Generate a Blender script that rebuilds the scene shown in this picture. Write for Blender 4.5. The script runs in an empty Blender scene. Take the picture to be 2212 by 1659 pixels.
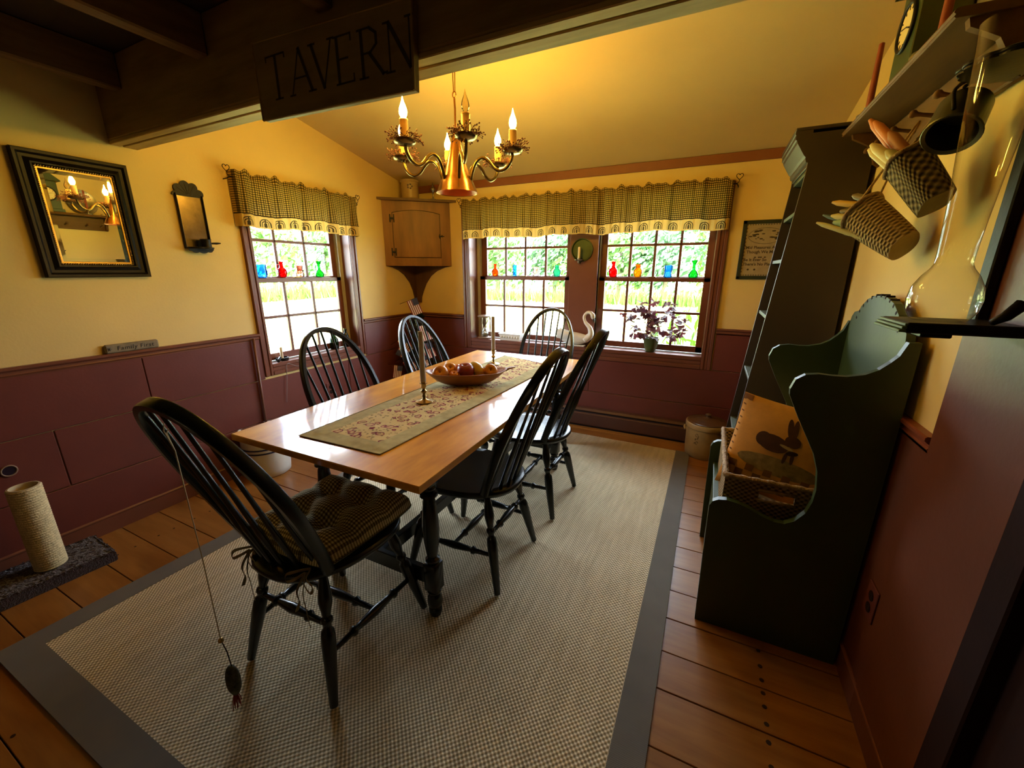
import bpy, math, random
from math import sin, cos, pi, radians, sqrt, atan2
from mathutils import Vector, Matrix
scene = bpy.context.scene
COL = scene.collection
random.seed(7)

# ------------------------------------------------------------------ camera
YAW, PITCH, ROLL, FPX = -0.45233395, -0.27353219, 0.00152599, 870.198
CAM = Vector((0.0, 0.0, 1.36))
_f = Vector((sin(YAW)*cos(PITCH), cos(YAW)*cos(PITCH), sin(PITCH)))
_r0 = Vector((cos(YAW), -sin(YAW), 0.0)); _u0 = _r0.cross(_f)
_r = _r0*cos(ROLL)+_u0*sin(ROLL); _u = -_r0*sin(ROLL)+_u0*cos(ROLL)
cd = bpy.data.cameras.new('camera'); cam = bpy.data.objects.new('camera', cd); COL.objects.link(cam)
cd.sensor_width = 36.0; cd.lens = 36.0*FPX/2212.0; cd.clip_start = 0.02; cd.clip_end = 300
m = Matrix((( _r.x, _u.x, -_f.x, CAM.x), (_r.y, _u.y, -_f.y, CAM.y), (_r.z, _u.z, -_f.z, CAM.z), (0, 0, 0, 1)))
cam.matrix_world = m
scene.camera = cam
def ray(px, py): return _f + _r*((px-1106)/FPX) - _u*((py-829.5)/FPX)
def on_z(px, py, z): d = ray(px, py); return CAM + d*((z-CAM.z)/d.z)
def on_y(px, py, y): d = ray(px, py); return CAM + d*(y/d.y)
def on_x(px, py, x): d = ray(px, py); return CAM + d*(x/d.x)

# ------------------------------------------------------------------ light, exposure
vs = scene.view_settings
vs.view_transform = 'Standard'; vs.look = 'None'; vs.exposure = 1.05; vs.gamma = 1.0; vs.use_curve_mapping = False
scene.cycles.use_denoising = True
scene.cycles.max_bounces = 8; scene.cycles.diffuse_bounces = 4; scene.cycles.glossy_bounces = 4
scene.cycles.transmission_bounces = 8; scene.cycles.transparent_max_bounces = 12
scene.cycles.sample_clamp_indirect = 6.0
scene.cycles.caustics_reflective = False; scene.cycles.caustics_refractive = False
SKY = (0.74, 0.87, 1.0); SKY_STRENGTH = 13.5
SUN_STRENGTH = 32.0
BULB_COLOR = (1.0, 0.56, 0.065); BULB_STRENGTH = 215.0
w = bpy.data.worlds.new('sky'); scene.world = w; w.use_nodes = True
bg = w.node_tree.nodes['Background']; bg.inputs[0].default_value = (*SKY, 1); bg.inputs[1].default_value = SKY_STRENGTH
sl = bpy.data.lights.new('sun', 'SUN'); sl.energy = SUN_STRENGTH; sl.angle = radians(0.6); sl.color = (1.0, 0.95, 0.82)
so = bpy.data.objects.new('sun', sl); COL.objects.link(so)
so.rotation_euler = Vector((-0.42, 0.50, -0.9)).to_track_quat('-Z', 'Y').to_euler()
def portal(name, loc, rot, sx, sy):
    l = bpy.data.lights.new(name, 'AREA'); l.shape = 'RECTANGLE'; l.size = sx; l.size_y = sy
    l.cycles.is_portal = True
    o = bpy.data.objects.new(name, l); COL.objects.link(o); o.location = loc; o.rotation_euler = rot

# ------------------------------------------------------------------ mesh helpers
def mesh_obj(name, verts, faces, mat, parent=None, smooth=None, uvs=None):
    me = bpy.data.meshes.new(name)
    me.from_pydata([tuple(v) for v in verts], [], faces)
    if uvs is not None:
        ul = me.uv_layers.new(name='UVMap')
        for lp in me.loops: ul.data[lp.index].uv = uvs[lp.vertex_index]
    if smooth is not None:
        me.polygons.foreach_set('use_smooth', [True]*len(me.polygons))
        if smooth < 179: me.set_sharp_from_angle(angle=radians(smooth))
    me.update()
    if mat: me.materials.append(mat)
    o = bpy.data.objects.new(name, me); COL.objects.link(o)
    if parent: o.parent = parent
    return o
def frame(d, up=(0, 0, 1)):
    d = Vector(d).normalized(); u = Vector(up)
    if abs(d.dot(u)) > .98: u = Vector((1, 0, 0))
    x = u.cross(d).normalized(); y = d.cross(x)
    return x, y, d
class MB:
    def __init__(s): s.v = []; s.f = []; s.uv = []
    def add(s, vs, fs):
        n = len(s.v); s.v += [Vector(v) for v in vs]; s.f += [tuple(i+n for i in f) for f in fs]; return s
    def box(s, x0, x1, y0, y1, z0, z1, b=0.0, M=None):
        if x0 > x1: x0, x1 = x1, x0
        if y0 > y1: y0, y1 = y1, y0
        if z0 > z1: z0, z1 = z1, z0
        if b <= 0:
            vs = [Vector((x, y, z)) for x in (x0, x1) for y in (y0, y1) for z in (z0, z1)]
            fs = [(0, 1, 3, 2), (4, 6, 7, 5), (0, 4, 5, 1), (2, 3, 7, 6), (0, 2, 6, 4), (1, 5, 7, 3)]
        else:
            b = min(b, (x1-x0)*.49, (y1-y0)*.49, (z1-z0)*.49)
            vs = []; idx = {}
            for i in (0, 1):
                for j in (0, 1):
                    for k in (0, 1):
                        X = (x0, x1)[i]; Y = (y0, y1)[j]; Z = (z0, z1)[k]
                        sx = b if i == 0 else -b; sy = b if j == 0 else -b; sz = b if k == 0 else -b
                        for a, p in enumerate(((X, Y+sy, Z+sz), (X+sx, Y, Z+sz), (X+sx, Y+sy, Z))):
                            idx[(i, j, k, a)] = len(vs); vs.append(Vector(p))
            q = lambda *t: tuple(idx[x] for x in t)
            fs = []
            for i in (0, 1):
                f = q((i, 0, 0, 0), (i, 1, 0, 0), (i, 1, 1, 0), (i, 0, 1, 0)); fs.append(f if i else f[::-1])
                f = q((0, i, 0, 1), (0, i, 1, 1), (1, i, 1, 1), (1, i, 0, 1)); fs.append(f if i else f[::-1])
                f = q((0, 0, i, 2), (1, 0, i, 2), (1, 1, i, 2), (0, 1, i, 2)); fs.append(f if i else f[::-1])
            for i in (0, 1):
                for j in (0, 1):
                    fs.append(q((i, j, 0, 0), (i, j, 1, 0), (i, j, 1, 1), (i, j, 0, 1))[:: (1 if i != j else -1)])
                    fs.append(q((i, 0, j, 0), (i, 1, j, 0), (i, 1, j, 2), (i, 0, j, 2))[:: (1 if i == j else -1)])
                    fs.append(q((0, i, j, 1), (1, i, j, 1), (1, i, j, 2), (0, i, j, 2))[:: (-1 if i == j else 1)])
                    for k in (0, 1):
                        fs.append(q((i, j, k, 0), (i, j, k, 1), (i, j, k, 2))[:: (1 if (i+j+k) % 2 else -1)])
        if M is not None: vs = [M @ v for v in vs]
        return s.add(vs, fs)
    def lathe(s, prof, seg=16, o=(0, 0, 0), d=(0, 0, 1), cap=True, up=(0, 0, 1), sx=1.0, sy=1.0, scal=None):
        x, y, z = frame(d, up); o = Vector(o); vs = []; fs = []
        n = len(prof)
        for (r, h) in prof:
            for k in range(seg):
                a = 2*pi*k/seg; rr = r
                if scal: rr = r*(1+scal[1]*cos(scal[0]*a))
                vs.append(o + x*(rr*cos(a)*sx) + y*(rr*sin(a)*sy) + z*h)
        for i in range(n-1):
            for k in range(seg):
                a = i*seg+k; b = i*seg+(k+1) % seg
                fs.append((a, b, b+seg, a+seg))
        if cap:
            fs.append(tuple(range(seg))[::-1]); fs.append(tuple(range((n-1)*seg, n*seg)))
        return s.add(vs, fs)
    def turned(s, a, b, prof, seg=12):
        a = Vector(a); b = Vector(b); L = (b-a).length
        return s.lathe([(r, t*L) for t, r in prof], seg, a, b-a)
    def tube(s, pts, rad, seg=8, closed=False, cap=True, flat=None, up=(0, 0, 1)):
        pts = [Vector(p) for p in pts]; n = len(pts); vs = []; fs = []
        rads = rad if isinstance(rad, (list, tuple)) else [rad]*n
        px = None
        for i, p in enumerate(pts):
            if closed: t = pts[(i+1) % n]-pts[(i-1) % n]
            else: t = pts[min(i+1, n-1)]-pts[max(i-1, 0)]
            t.normalize()
            if px is None: x, y, _ = frame(t, up)
            else:
                x = px - t*px.dot(t)
                x = x.normalized() if x.length > 1e-6 else frame(t, up)[0]
                y = t.cross(x)
            px = x
            for k in range(seg):
                a = 2*pi*(k+.5)/seg
                ex, ey = cos(a), sin(a)
                if flat: ex *= flat[0]; ey *= flat[1]
                vs.append(p + (x*ex+y*ey)*rads[i])
        m = n if closed else n-1
        for i in range(m):
            for k in range(seg):
                a = i*seg+k; b = i*seg+(k+1) % seg; j = ((i+1) % n)*seg
                fs.append((a, b, j+(k+1) % seg, j+k))
        if cap and not closed:
            fs.append(tuple(range(seg))[::-1]); fs.append(tuple(range((n-1)*seg, n*seg)))
        return s.add(vs, fs)
    def band(s, pts, w, t, side, cap=True):
        """rectangular ribbon: pts centre line, w along `side`-projected axis list, t thickness the other way"""
        pts = [Vector(p) for p in pts]; n = len(pts); vs = []; fs = []
        for i, p in enumerate(pts):
            tg = (pts[min(i+1, n-1)]-pts[max(i-1, 0)]).normalized()
            sd = Vector(side[i] if isinstance(side, list) else side); sd = (sd-tg*sd.dot(tg)).normalized(); nn = tg.cross(sd)
            c = .25
            for a, b in ((-1, -1+c), (-1+c, -1), (1-c, -1), (1, -1+c), (1, 1-c), (1-c, 1), (-1+c, 1), (-1, 1-c)):
                vs.append(p+sd*(a*w/2)+nn*(b*t/2))
        for i in range(n-1):
            for k in range(8):
                a = i*8+k; b = i*8+(k+1) % 8; fs.append((a, b, b+8, a+8))
        if cap: fs.append(tuple(range(8))[::-1]); fs.append(tuple(range((n-1)*8, n*8)))
        return s.add(vs, fs)
    def prism(s, poly, o, ex, ey, ez, depth):
        """polygon (2-D) in axes ex,ey from origin o, extruded along ez by depth"""
        o = Vector(o); ex = Vector(ex); ey = Vector(ey); ez = Vector(ez); n = len(poly)
        vs = [o+ex*a+ey*b for a, b in poly]+[o+ex*a+ey*b+ez*depth for a, b in poly]
        fs = [tuple(range(n))[::-1], tuple(range(n, 2*n))]
        for i in range(n): j = (i+1) % n; fs.append((i, j, n+j, n+i))
        return s.add(vs, fs)
    def grid(s, fn, nu, nv, uvfn=None, closed_u=False):
        vs = []; fs = []
        for j in range(nv+1):
            for i in range(nu+(0 if closed_u else 1)):
                vs.append(fn(i/nu, j/nv))
                if uvfn: s.uv.append(uvfn(i/nu, j/nv))
        W = nu if closed_u else nu+1
        for j in range(nv):
            for i in range(nu):
                a = j*W+i; b = j*W+(i+1) % W
                fs.append((a, b, b+W, a+W))
        return s.add(vs, fs)
    def ball(s, c, r, seg=12, rings=8, sc=(1, 1, 1), M=None):
        c = Vector(c); vs = [Vector((0, 0, -1))]; fs = []
        for i in range(1, rings):
            t = pi*i/rings
            for k in range(seg): a = 2*pi*k/seg; vs.append(Vector((sin(t)*cos(a), sin(t)*sin(a), -cos(t))))
        vs.append(Vector((0, 0, 1))); N = len(vs)-1
        for k in range(seg): fs.append((0, 1+(k+1) % seg, 1+k)); fs.append((N, N-seg+k, N-seg+(k+1) % seg))
        for i in range(rings-2):
            for k in range(seg):
                a = 1+i*seg+k; b = 1+i*seg+(k+1) % seg; fs.append((a, b, b+seg, a+seg))
        out = []
        for v in vs:
            q = Vector((v.x*sc[0]*r, v.y*sc[1]*r, v.z*sc[2]*r))
            if M is not None: q = M @ q
            out.append(c+q)
        return s.add(out, fs)
    def build(s, name, mat, parent=None, smooth=None, world=False):
        vs = s.v
        if world and parent is not None:
            M = Matrix.Identity(4); p = parent
            while p is not None: M = p.matrix_basis @ M; p = p.parent
            Mi = M.inverted(); vs = [Mi @ v for v in vs]
        return mesh_obj(name, vs, s.f, mat, parent, smooth, s.uv if s.uv else None)
def thing(name, label, cat, loc=(0, 0, 0), rz=0, group=None):
    o = bpy.data.objects.new(name, None); COL.objects.link(o); o.empty_display_size = .05
    o.location = loc; o.rotation_euler = (0, 0, rz)
    o['label'] = label; o['category'] = cat
    if group: o['group'] = group
    return o
def tag(o, label, cat, group=None):
    o['label'] = label; o['category'] = cat
    if group: o['group'] = group
    return o
def struct(o): o['kind'] = 'structure'; return o
def dup(o, parent=None, loc=None, rz=None, label=None):
    c = o.copy(); COL.objects.link(c)
    if parent is not None: c.parent = parent
    for ch in list(o.children): dup(ch, c)
    if loc is not None: c.location = loc
    if rz is not None: c.rotation_euler = (0, 0, rz)
    if label: c['label'] = label
    return c
def spline(P, n=8):
    P = [Vector(p) for p in P]; out = []
    Q = [P[0]*2-P[1]]+P+[P[-1]*2-P[-2]]
    for i in range(1, len(Q)-2):
        for k in range(n):
            t = k/n; a, b, c, d = Q[i-1], Q[i], Q[i+1], Q[i+2]
            out.append(.5*((2*b)+(c-a)*t+(2*a-5*b+4*c-d)*t*t+(3*b-a-3*c+d)*t**3))
    out.append(P[-1]); return out
def text_mesh(name, body, size, mat, parent, M, extrude=.0006, shear=0.0, align='CENTER', spacing=1.0, bold=0.0):
    cu = bpy.data.curves.new(name, 'FONT'); cu.body = body; cu.size = size; cu.extrude = extrude; cu.align_x = align; cu.shear = shear
    cu.space_character = spacing; cu.resolution_u = 2; cu.offset = bold
    t = bpy.data.objects.new(name+'_c', cu)
    me = bpy.data.meshes.new_from_object(t); bpy.data.objects.remove(t); bpy.data.curves.remove(cu)
    me.name = name; me.materials.clear(); me.materials.append(mat)
    me.transform(M)
    o = bpy.data.objects.new(name, me); COL.objects.link(o); o.parent = parent
    return o

# ------------------------------------------------------------------ materials
MATS = {}
def base(name):
    if name in MATS: return MATS[name], None, None
    mt = bpy.data.materials.new(name); mt.use_nodes = True
    nt = mt.node_tree; p = nt.nodes['Principled BSDF']; MATS[name] = mt
    return mt, nt, p
def node(nt, t, **kw):
    n = nt.nodes.new(t)
    for k, v in kw.items(): setattr(n, k, v)
    return n
def ramp(nt, fac, c1, c2, p1=0.3, p2=0.7):
    r = node(nt, 'ShaderNodeValToRGB'); e = r.color_ramp.elements
    e[0].position = p1; e[0].color = (*c1, 1); e[1].position = p2; e[1].color = (*c2, 1)
    nt.links.new(fac, r.inputs[0]); return r.outputs[0]
def coords(nt, scale=(1, 1, 1), kind='Object', rnd=False):
    tc = node(nt, 'ShaderNodeTexCoord'); mp = node(nt, 'ShaderNodeMapping')
    mp.inputs['Scale'].default_value = scale
    nt.links.new(tc.outputs[kind], mp.inputs[0])
    if rnd:
        oi = node(nt, 'ShaderNodeObjectInfo'); mu = node(nt, 'ShaderNodeMath', operation='MULTIPLY'); mu.inputs[1].default_value = 37.0
        nt.links.new(oi.outputs['Random'], mu.inputs[0])
        cb = node(nt, 'ShaderNodeCombineXYZ')
        for i in range(3): nt.links.new(mu.outputs[0], cb.inputs[i])
        nt.links.new(cb.outputs[0], mp.inputs['Location'])
    return mp.outputs[0]
def noise(nt, vec, scale, detail=4, rough=.55):
    n = node(nt, 'ShaderNodeTexNoise'); n.inputs['Scale'].default_value = scale; n.inputs['Detail'].default_value = detail
    n.inputs['Roughness'].default_value = rough; nt.links.new(vec, n.inputs['Vector']); return n.outputs[0]
def bump(nt, p, h, strength=.2, dist=.01):
    b = node(nt, 'ShaderNodeBump'); b.inputs['Strength'].default_value = strength; b.inputs['Distance'].default_value = dist
    nt.links.new(h, b.inputs['Height']); nt.links.new(b.outputs[0], p.inputs['Normal'])
def paint(name, c, rough=.5, var=.12, scale=6, bmp=.05, bscale=60, metal=0, spec=.5, coat=0, sheen=0, rnd=False):
    mt, nt, p = base(name)
    if nt is None: return mt
    v = coords(nt, rnd=rnd)
    c2 = tuple(x*(1-var) for x in c); c1 = tuple(min(1, x*(1+var*.6)) for x in c)
    nt.links.new(ramp(nt, noise(nt, v, scale), c2, c1), p.inputs['Base Color'])
    p.inputs['Roughness'].default_value = rough; p.inputs['Metallic'].default_value = metal
    p.inputs['Specular IOR Level'].default_value = spec; p.inputs['Coat Weight'].default_value = coat
    if sheen: p.inputs['Sheen Weight'].default_value = sheen
    if bmp: bump(nt, p, noise(nt, v, bscale, 3), bmp)
    return mt
def wood(name, c1, c2, stretch=(1, 12, 12), scale=3, rough=.4, spec=.5, coat=0, crough=.1, bmp=.08, rnd=True):
    mt, nt, p = base(name)
    if nt is None: return mt
    v = coords(nt, stretch, rnd=rnd)
    a = noise(nt, v, scale, 6, .62)
    v2 = coords(nt, tuple(x**.55 for x in stretch), rnd=rnd)
    b = noise(nt, v2, scale*.7, 3)
    mx = node(nt, 'ShaderNodeMath', operation='ADD'); nt.links.new(a, mx.inputs[0]); nt.links.new(b, mx.inputs[1])
    hf = node(nt, 'ShaderNodeMath', operation='MULTIPLY'); nt.links.new(mx.outputs[0], hf.inputs[0]); hf.inputs[1].default_value = .5
    nt.links.new(ramp(nt, hf.outputs[0], c1, c2, .36, .62), p.inputs['Base Color'])
    p.inputs['Roughness'].default_value = rough; p.inputs['Specular IOR Level'].default_value = spec
    p.inputs['Coat Weight'].default_value = coat; p.inputs['Coat Roughness'].default_value = crough
    if bmp: bump(nt, p, a, bmp, .004)
    return mt
def plain(name, c, rough=.5, metal=0, spec=.5, trans=0, ior=1.45, emit=None, estr=0, alpha=1):
    mt, nt, p = base(name)
    if nt is None: return mt
    p.inputs['Base Color'].default_value = (*c, 1); p.inputs['Roughness'].default_value = rough
    p.inputs['Metallic'].default_value = metal; p.inputs['Specular IOR Level'].default_value = spec
    p.inputs['Transmission Weight'].default_value = trans; p.inputs['IOR'].default_value = ior
    if emit: p.inputs['Emission Color'].default_value = (*emit, 1); p.inputs['Emission Strength'].default_value = estr
    return mt
def clearglass(name, tint=(1, 1, 1), gloss=.06, fres=1.25, rough=.02):
    mt, nt, p = base(name)
    if nt is None: return mt
    nt.nodes.remove(p); out = nt.nodes['Material Output']
    tr = node(nt, 'ShaderNodeBsdfTransparent'); tr.inputs[0].default_value = (*tint, 1)
    gl = node(nt, 'ShaderNodeBsdfGlossy'); gl.inputs['Roughness'].default_value = rough
    lw = node(nt, 'ShaderNodeFresnel'); lw.inputs['IOR'].default_value = fres
    ad = node(nt, 'ShaderNodeMath', operation='MULTIPLY_ADD'); ad.inputs[1].default_value = 1.0; ad.inputs[2].default_value = gloss
    nt.links.new(lw.outputs[0], ad.inputs[0])
    mx = node(nt, 'ShaderNodeMixShader'); nt.links.new(ad.outputs[0], mx.inputs[0]); nt.links.new(tr.outputs[0], mx.inputs[1]); nt.links.new(gl.outputs[0], mx.inputs[2])
    nt.links.new(mx.outputs[0], out.inputs[0]); return mt
def weave(name, c1, c2, fx, fy, rough=.9, bmp=.4, dist=.003, kind='Object', var=.15, thin=False, streak=None):
    """woven cloth: two crossed waves; c1 dark thread gaps, c2 thread"""
    mt, nt, p = base(name)
    if nt is None: return mt
    v = coords(nt, (1, 1, 1), kind)
    sp = node(nt, 'ShaderNodeSeparateXYZ'); nt.links.new(v, sp.inputs[0])
    outs = []
    for i, f in ((0, fx), (1, fy)):
        mu = node(nt, 'ShaderNodeMath', operation='MULTIPLY'); mu.inputs[1].default_value = f*2*pi; nt.links.new(sp.outputs[i], mu.inputs[0])
        sn = node(nt, 'ShaderNodeMath', operation='SINE'); nt.links.new(mu.outputs[0], sn.inputs[0]); outs.append(sn.outputs[0])
    pr = node(nt, 'ShaderNodeMath', operation='MULTIPLY'); nt.links.new(outs[0], pr.inputs[0]); nt.links.new(outs[1], pr.inputs[1])
    ma = node(nt, 'ShaderNodeMath', operation='MULTIPLY_ADD'); ma.inputs[1].default_value = .5; ma.inputs[2].default_value = .5; nt.links.new(pr.outputs[0], ma.inputs[0])
    n = noise(nt, coords(nt, streak, kind) if streak else v, 9, 4); ad = node(nt, 'ShaderNodeMath', operation='MULTIPLY_ADD'); ad.inputs[1].default_value = var*4; nt.links.new(n, ad.inputs[0])
    sb = node(nt, 'ShaderNodeMath', operation='SUBTRACT'); nt.links.new(ma.outputs[0], sb.inputs[0]); sb.inputs[1].default_value = var*2; nt.links.new(sb.outputs[0], ad.inputs[2])
    nt.links.new(ramp(nt, ad.outputs[0], c1, c2, .15, .85), p.inputs['Base Color'])
    p.inputs['Roughness'].default_value = rough; p.inputs['Specular IOR Level'].default_value = .15
    if bmp: bump(nt, p, ma.outputs[0], bmp, dist)
    return mt
def gingham(name, c_dark, c_mid, c_light, f, kind='UV', rough=.9, thin=0):
    mt, nt, p = base(name)
    if nt is None: return mt
    v = coords(nt, (f, f, f), kind)
    sp = node(nt, 'ShaderNodeSeparateXYZ'); nt.links.new(v, sp.inputs[0])
    hs = []
    for i in (0, 1):
        fr = node(nt, 'ShaderNodeMath', operation='FRACT'); nt.links.new(sp.outputs[i], fr.inputs[0])
        g = node(nt, 'ShaderNodeMath', operation='GREATER_THAN'); g.inputs[1].default_value = .5; nt.links.new(fr.outputs[0], g.inputs[0]); hs.append(g.outputs[0])
    ad = node(nt, 'ShaderNodeMath', operation='ADD'); nt.links.new(hs[0], ad.inputs[0]); nt.links.new(hs[1], ad.inputs[1])
    dv = node(nt, 'ShaderNodeMath', operation='MULTIPLY'); dv.inputs[1].default_value = .5; nt.links.new(ad.outputs[0], dv.inputs[0])
    r = node(nt, 'ShaderNodeValToRGB'); r.color_ramp.interpolation = 'CONSTANT'; e = r.color_ramp.elements
    e[0].position = 0; e[0].color = (*c_light, 1); e[1].position = .4; e[1].color = (*c_mid, 1); e2 = r.color_ramp.elements.new(.9); e2.color = (*c_dark, 1)
    nt.links.new(dv.outputs[0], r.inputs[0]); nt.links.new(r.outputs[0], p.inputs['Base Color'])
    p.inputs['Roughness'].default_value = rough; p.inputs['Specular IOR Level'].default_value = .1
    if thin:
        out = nt.nodes['Material Output']; tl = node(nt, 'ShaderNodeBsdfTranslucent'); nt.links.new(r.outputs[0], tl.inputs[0])
        mx = node(nt, 'ShaderNodeMixShader'); mx.inputs[0].default_value = thin
        nt.links.new(p.outputs[0], mx.inputs[1]); nt.links.new(tl.outputs[0], mx.inputs[2]); nt.links.new(mx.outputs[0], out.inputs[0])
    return mt

M_wall = paint('cream_plaster', (.72, .53, .195), .75, .05, 2.5, .06, 90)
M_ceil = paint('ceiling_plaster', (.62, .46, .21), .85, .05, 2.0, .05, 60)
M_maroon = paint('maroon_paint', (.140, .032, .022), .42, .10, 5, .05, 70, rnd=True)
M_maroon2 = paint('maroon_trim_hazed', (.165, .055, .030), .33, .10, 5, .03, 70)  # the maroon paint, lightened to put window glare into the trim colour
M_trimbrown = paint('brown_trim_paint', (.22, .07, .025), .5, .1, 5)
M_floor = wood('floor_boards', (.215, .078, .013), (.36, .155, .032), (1.2, 11, 4), 2.2, .33, .45, bmp=.12)
M_peg = plain('dark_peg', (.03, .012, .006), .5)
M_beam = wood('beam_wood', (.19, .115, .030), (.33, .205, .062), (1.5, 12, 12), 2.5, .7, .3)
M_beam_lit = wood('beam_underside_lit', (.36, .24, .075), (.55, .38, .13), (1.5, 14, 10), 2.5, .65, .3)  # same beam, boards coloured lighter for the light falling on the underside
M_joist = wood('joist_wood', (.13, .075, .030), (.24, .145, .065), (12, 1.5, 12), 2.5, .75, .3)
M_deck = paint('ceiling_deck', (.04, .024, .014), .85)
M_chair = paint('black_green_paint', (.0062, .0105, .0085), .26, .25, 8, .03, 40, spec=.5)
M_table = wood('maple_top', (.44, .155, .007), (.78, .37, .032), (7, 1.6, 9), 2.6, .40, .28, coat=.8, crough=.09, bmp=.03)
M_darkbrown = paint('dark_stain', (.02, .007, .004), .7, .2, spec=.12)
M_pane = clearglass('window_glass', (1, 1, 1), .01, 1.15)
M_green = paint('dark_green_paint', (.030, .052, .010), .42, .12, 4, .04, 50)
M_lit_edge = paint('daylit_black_edge', (.10, .17, .06), .55, .1, 4, .05, 30)  # black shelf moulding, window daylight put into its colour as light green
M_blackmetal = paint('black_iron', (.012, .011, .010), .45, .2, 20, .05, 90, metal=.6)
M_brass = paint('antique_brass', (.42, .28, .10), .28, .2, 12, .02, 90, metal=1.0)
M_pewter = paint('pewter', (.30, .29, .24), .33, .2, 10, .02, 90, metal=1.0)
M_cream = paint('cream_candle', (.80, .66, .42), .5, .06)
M_stone = paint('salt_glaze_stoneware', (.38, .27, .12), .35, .15, 14, .05, 120)
M_white = paint('white_glaze', (.72, .70, .62), .3, .06)
M_string = plain('pale_string', (.62, .55, .36), .9)

# ================================================================== the room
LW, BW, RW = -2.781, 3.428, .572
NEAR = -2.2                                           # rear of the room, behind the camera
LT, BT = .17, .215                                     # wall thicknesses
def ceil_z(y): return 2.138+(BW-y)*.2165
# floor: one object for the sub-floor, each plank its own part
floor = struct(MB().box(LW-.05, 1.6, NEAR, BW+.05, -.06, -.012).build('floor', M_darkbrown))
seams = [1.149, .957, .788, .614, .446, .285]
y = .285
while y > NEAR: y -= .166; seams.append(max(y, NEAR))
ys = [1.149]
for s in (1.304, 1.468, 1.632, 1.796, 1.96, 2.129, 2.295, 2.465, 2.635, 2.805, 2.975, 3.145, 3.315, BW): ys.append(s)
allb = sorted(set(seams+ys))
for a, b in zip(allb[:-1], allb[1:]):
    if b-a < .02: continue
    xr = RW+.0 if a > 1.0 else 1.58
    MB().box(LW+.001, xr, a+.0018, b-.0018, -.012, random.uniform(-.0008, 0), .0015).build('floor_plank', M_floor, floor)
for k, yy in enumerate((1.392, 1.335, 1.285, 1.236, 1.178, 1.122, 1.052, .99, .92, 1.46, 1.52)):
    MB().lathe([(.0075, 0), (.0075, .0012)], 8, (.312, yy, -.0005)).build('floor_peg', M_peg, floor)
for yy in (.40, .33, .50, .56, .67, .74, .84, .91, 1.01, 1.09):
    MB().lathe([(.005, 0), (.005, .001)], 8, (-2.50, yy, -.0003)).build('floor_peg', M_peg, floor)
MB().lathe([(.006, 0), (.006, .001)], 8, on_z(28, 1590, 0)).build('floor_peg', M_peg, floor)

# left wall with its window opening
Wy0, Wy1, Wz0, Wz1 = 1.735, 2.615, .70, 1.90
m = MB()
m.box(LW-LT, LW, NEAR, Wy0, 0, 3.3); m.box(LW-LT, LW, Wy1, BW+BT, 0, 3.3)
m.box(LW-LT, LW, Wy0, Wy1, 0, Wz0); m.box(LW-LT, LW, Wy0, Wy1, Wz1, 3.3)
wall_left = struct(m.build('wall_left', M_wall))
BD = .012
def boards(parent, axis, spans):
    for (a, b, z0, z1) in spans:
        m = MB()
        if axis == 'L': m.box(LW, LW+BD, a+.0015, b-.0015, z0+.002, z1-.002, .003)
        elif axis == 'B': m.box(a+.0015, b-.0015, BW-BD, BW, z0+.002, z1-.002, .003)
        else: m.box(RW-BD, RW, a+.0015, b-.0015, z0+.002, z1-.002, .003)
        m.build('wainscot_board', M_maroon, parent)
boards(wall_left, 'L', [(NEAR, 1.057, .617, .915), (1.057, 1.717, .617, .915), (2.67, BW-BD, .617, .915),
                        (NEAR, .658, .322, .617), (.658, 2.45, .322, .617), (2.45, BW-BD, .322, .617),
                        (NEAR, 1.5, .03, .322), (1.5, BW-BD, .03, .322)])
# back wall with two openings
B1a, B1b, B2a, B2b = -2.115, -1.148, -.905, -.018
MUL = .085                                            # the wide mullion sits back from the wall face
m = MB()
m.box(LW, B1a-.015, BW, BW+BT, 0, 3.0); m.box(B2b+.015, RW+.2, BW, BW+BT, 0, 3.0)
m.box(B1b, B2a, BW+MUL+.012, BW+BT, .70, 1.90)
m.box(B1a-.015, B2b+.015, BW, BW+BT, 0, .70); m.box(B1a-.015, B2b+.015, BW, BW+BT, 1.90, 3.0)
wall_back = struct(m.build('wall_back', M_wall))
boards(wall_back, 'B', [(LW, -2.19, .617, .915), (.06, RW, .617, .915), (LW, -.9, .322, .617), (-.9, RW, .322, .617), (LW, -1.7, 0, .322), (-1.7, RW, 0, .322)])
# right wall: ends at the doorway in front
m = MB(); m.box(RW, RW+.12, 1.012, BW+.05, 0, 3.3)
wall_right = struct(m.build('wall_right', M_wall))
M_russet = paint('russet_paint', (.125, .034, .011), .45, .12, 5)
for (a, b) in ((1.352, 2.4), (2.4, BW-BD)): MB().box(RW-BD, RW, a+.0015, b-.0015, .10, .915, .003).build('wainscot_board', M_russet, wall_right)
MB().box(RW-.016, RW, 1.009, 1.352, 0, 3.0, .003).build('corner_board', paint('russet_paint', (.15, .040, .013), .45, .12, 5), wall_right)
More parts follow.
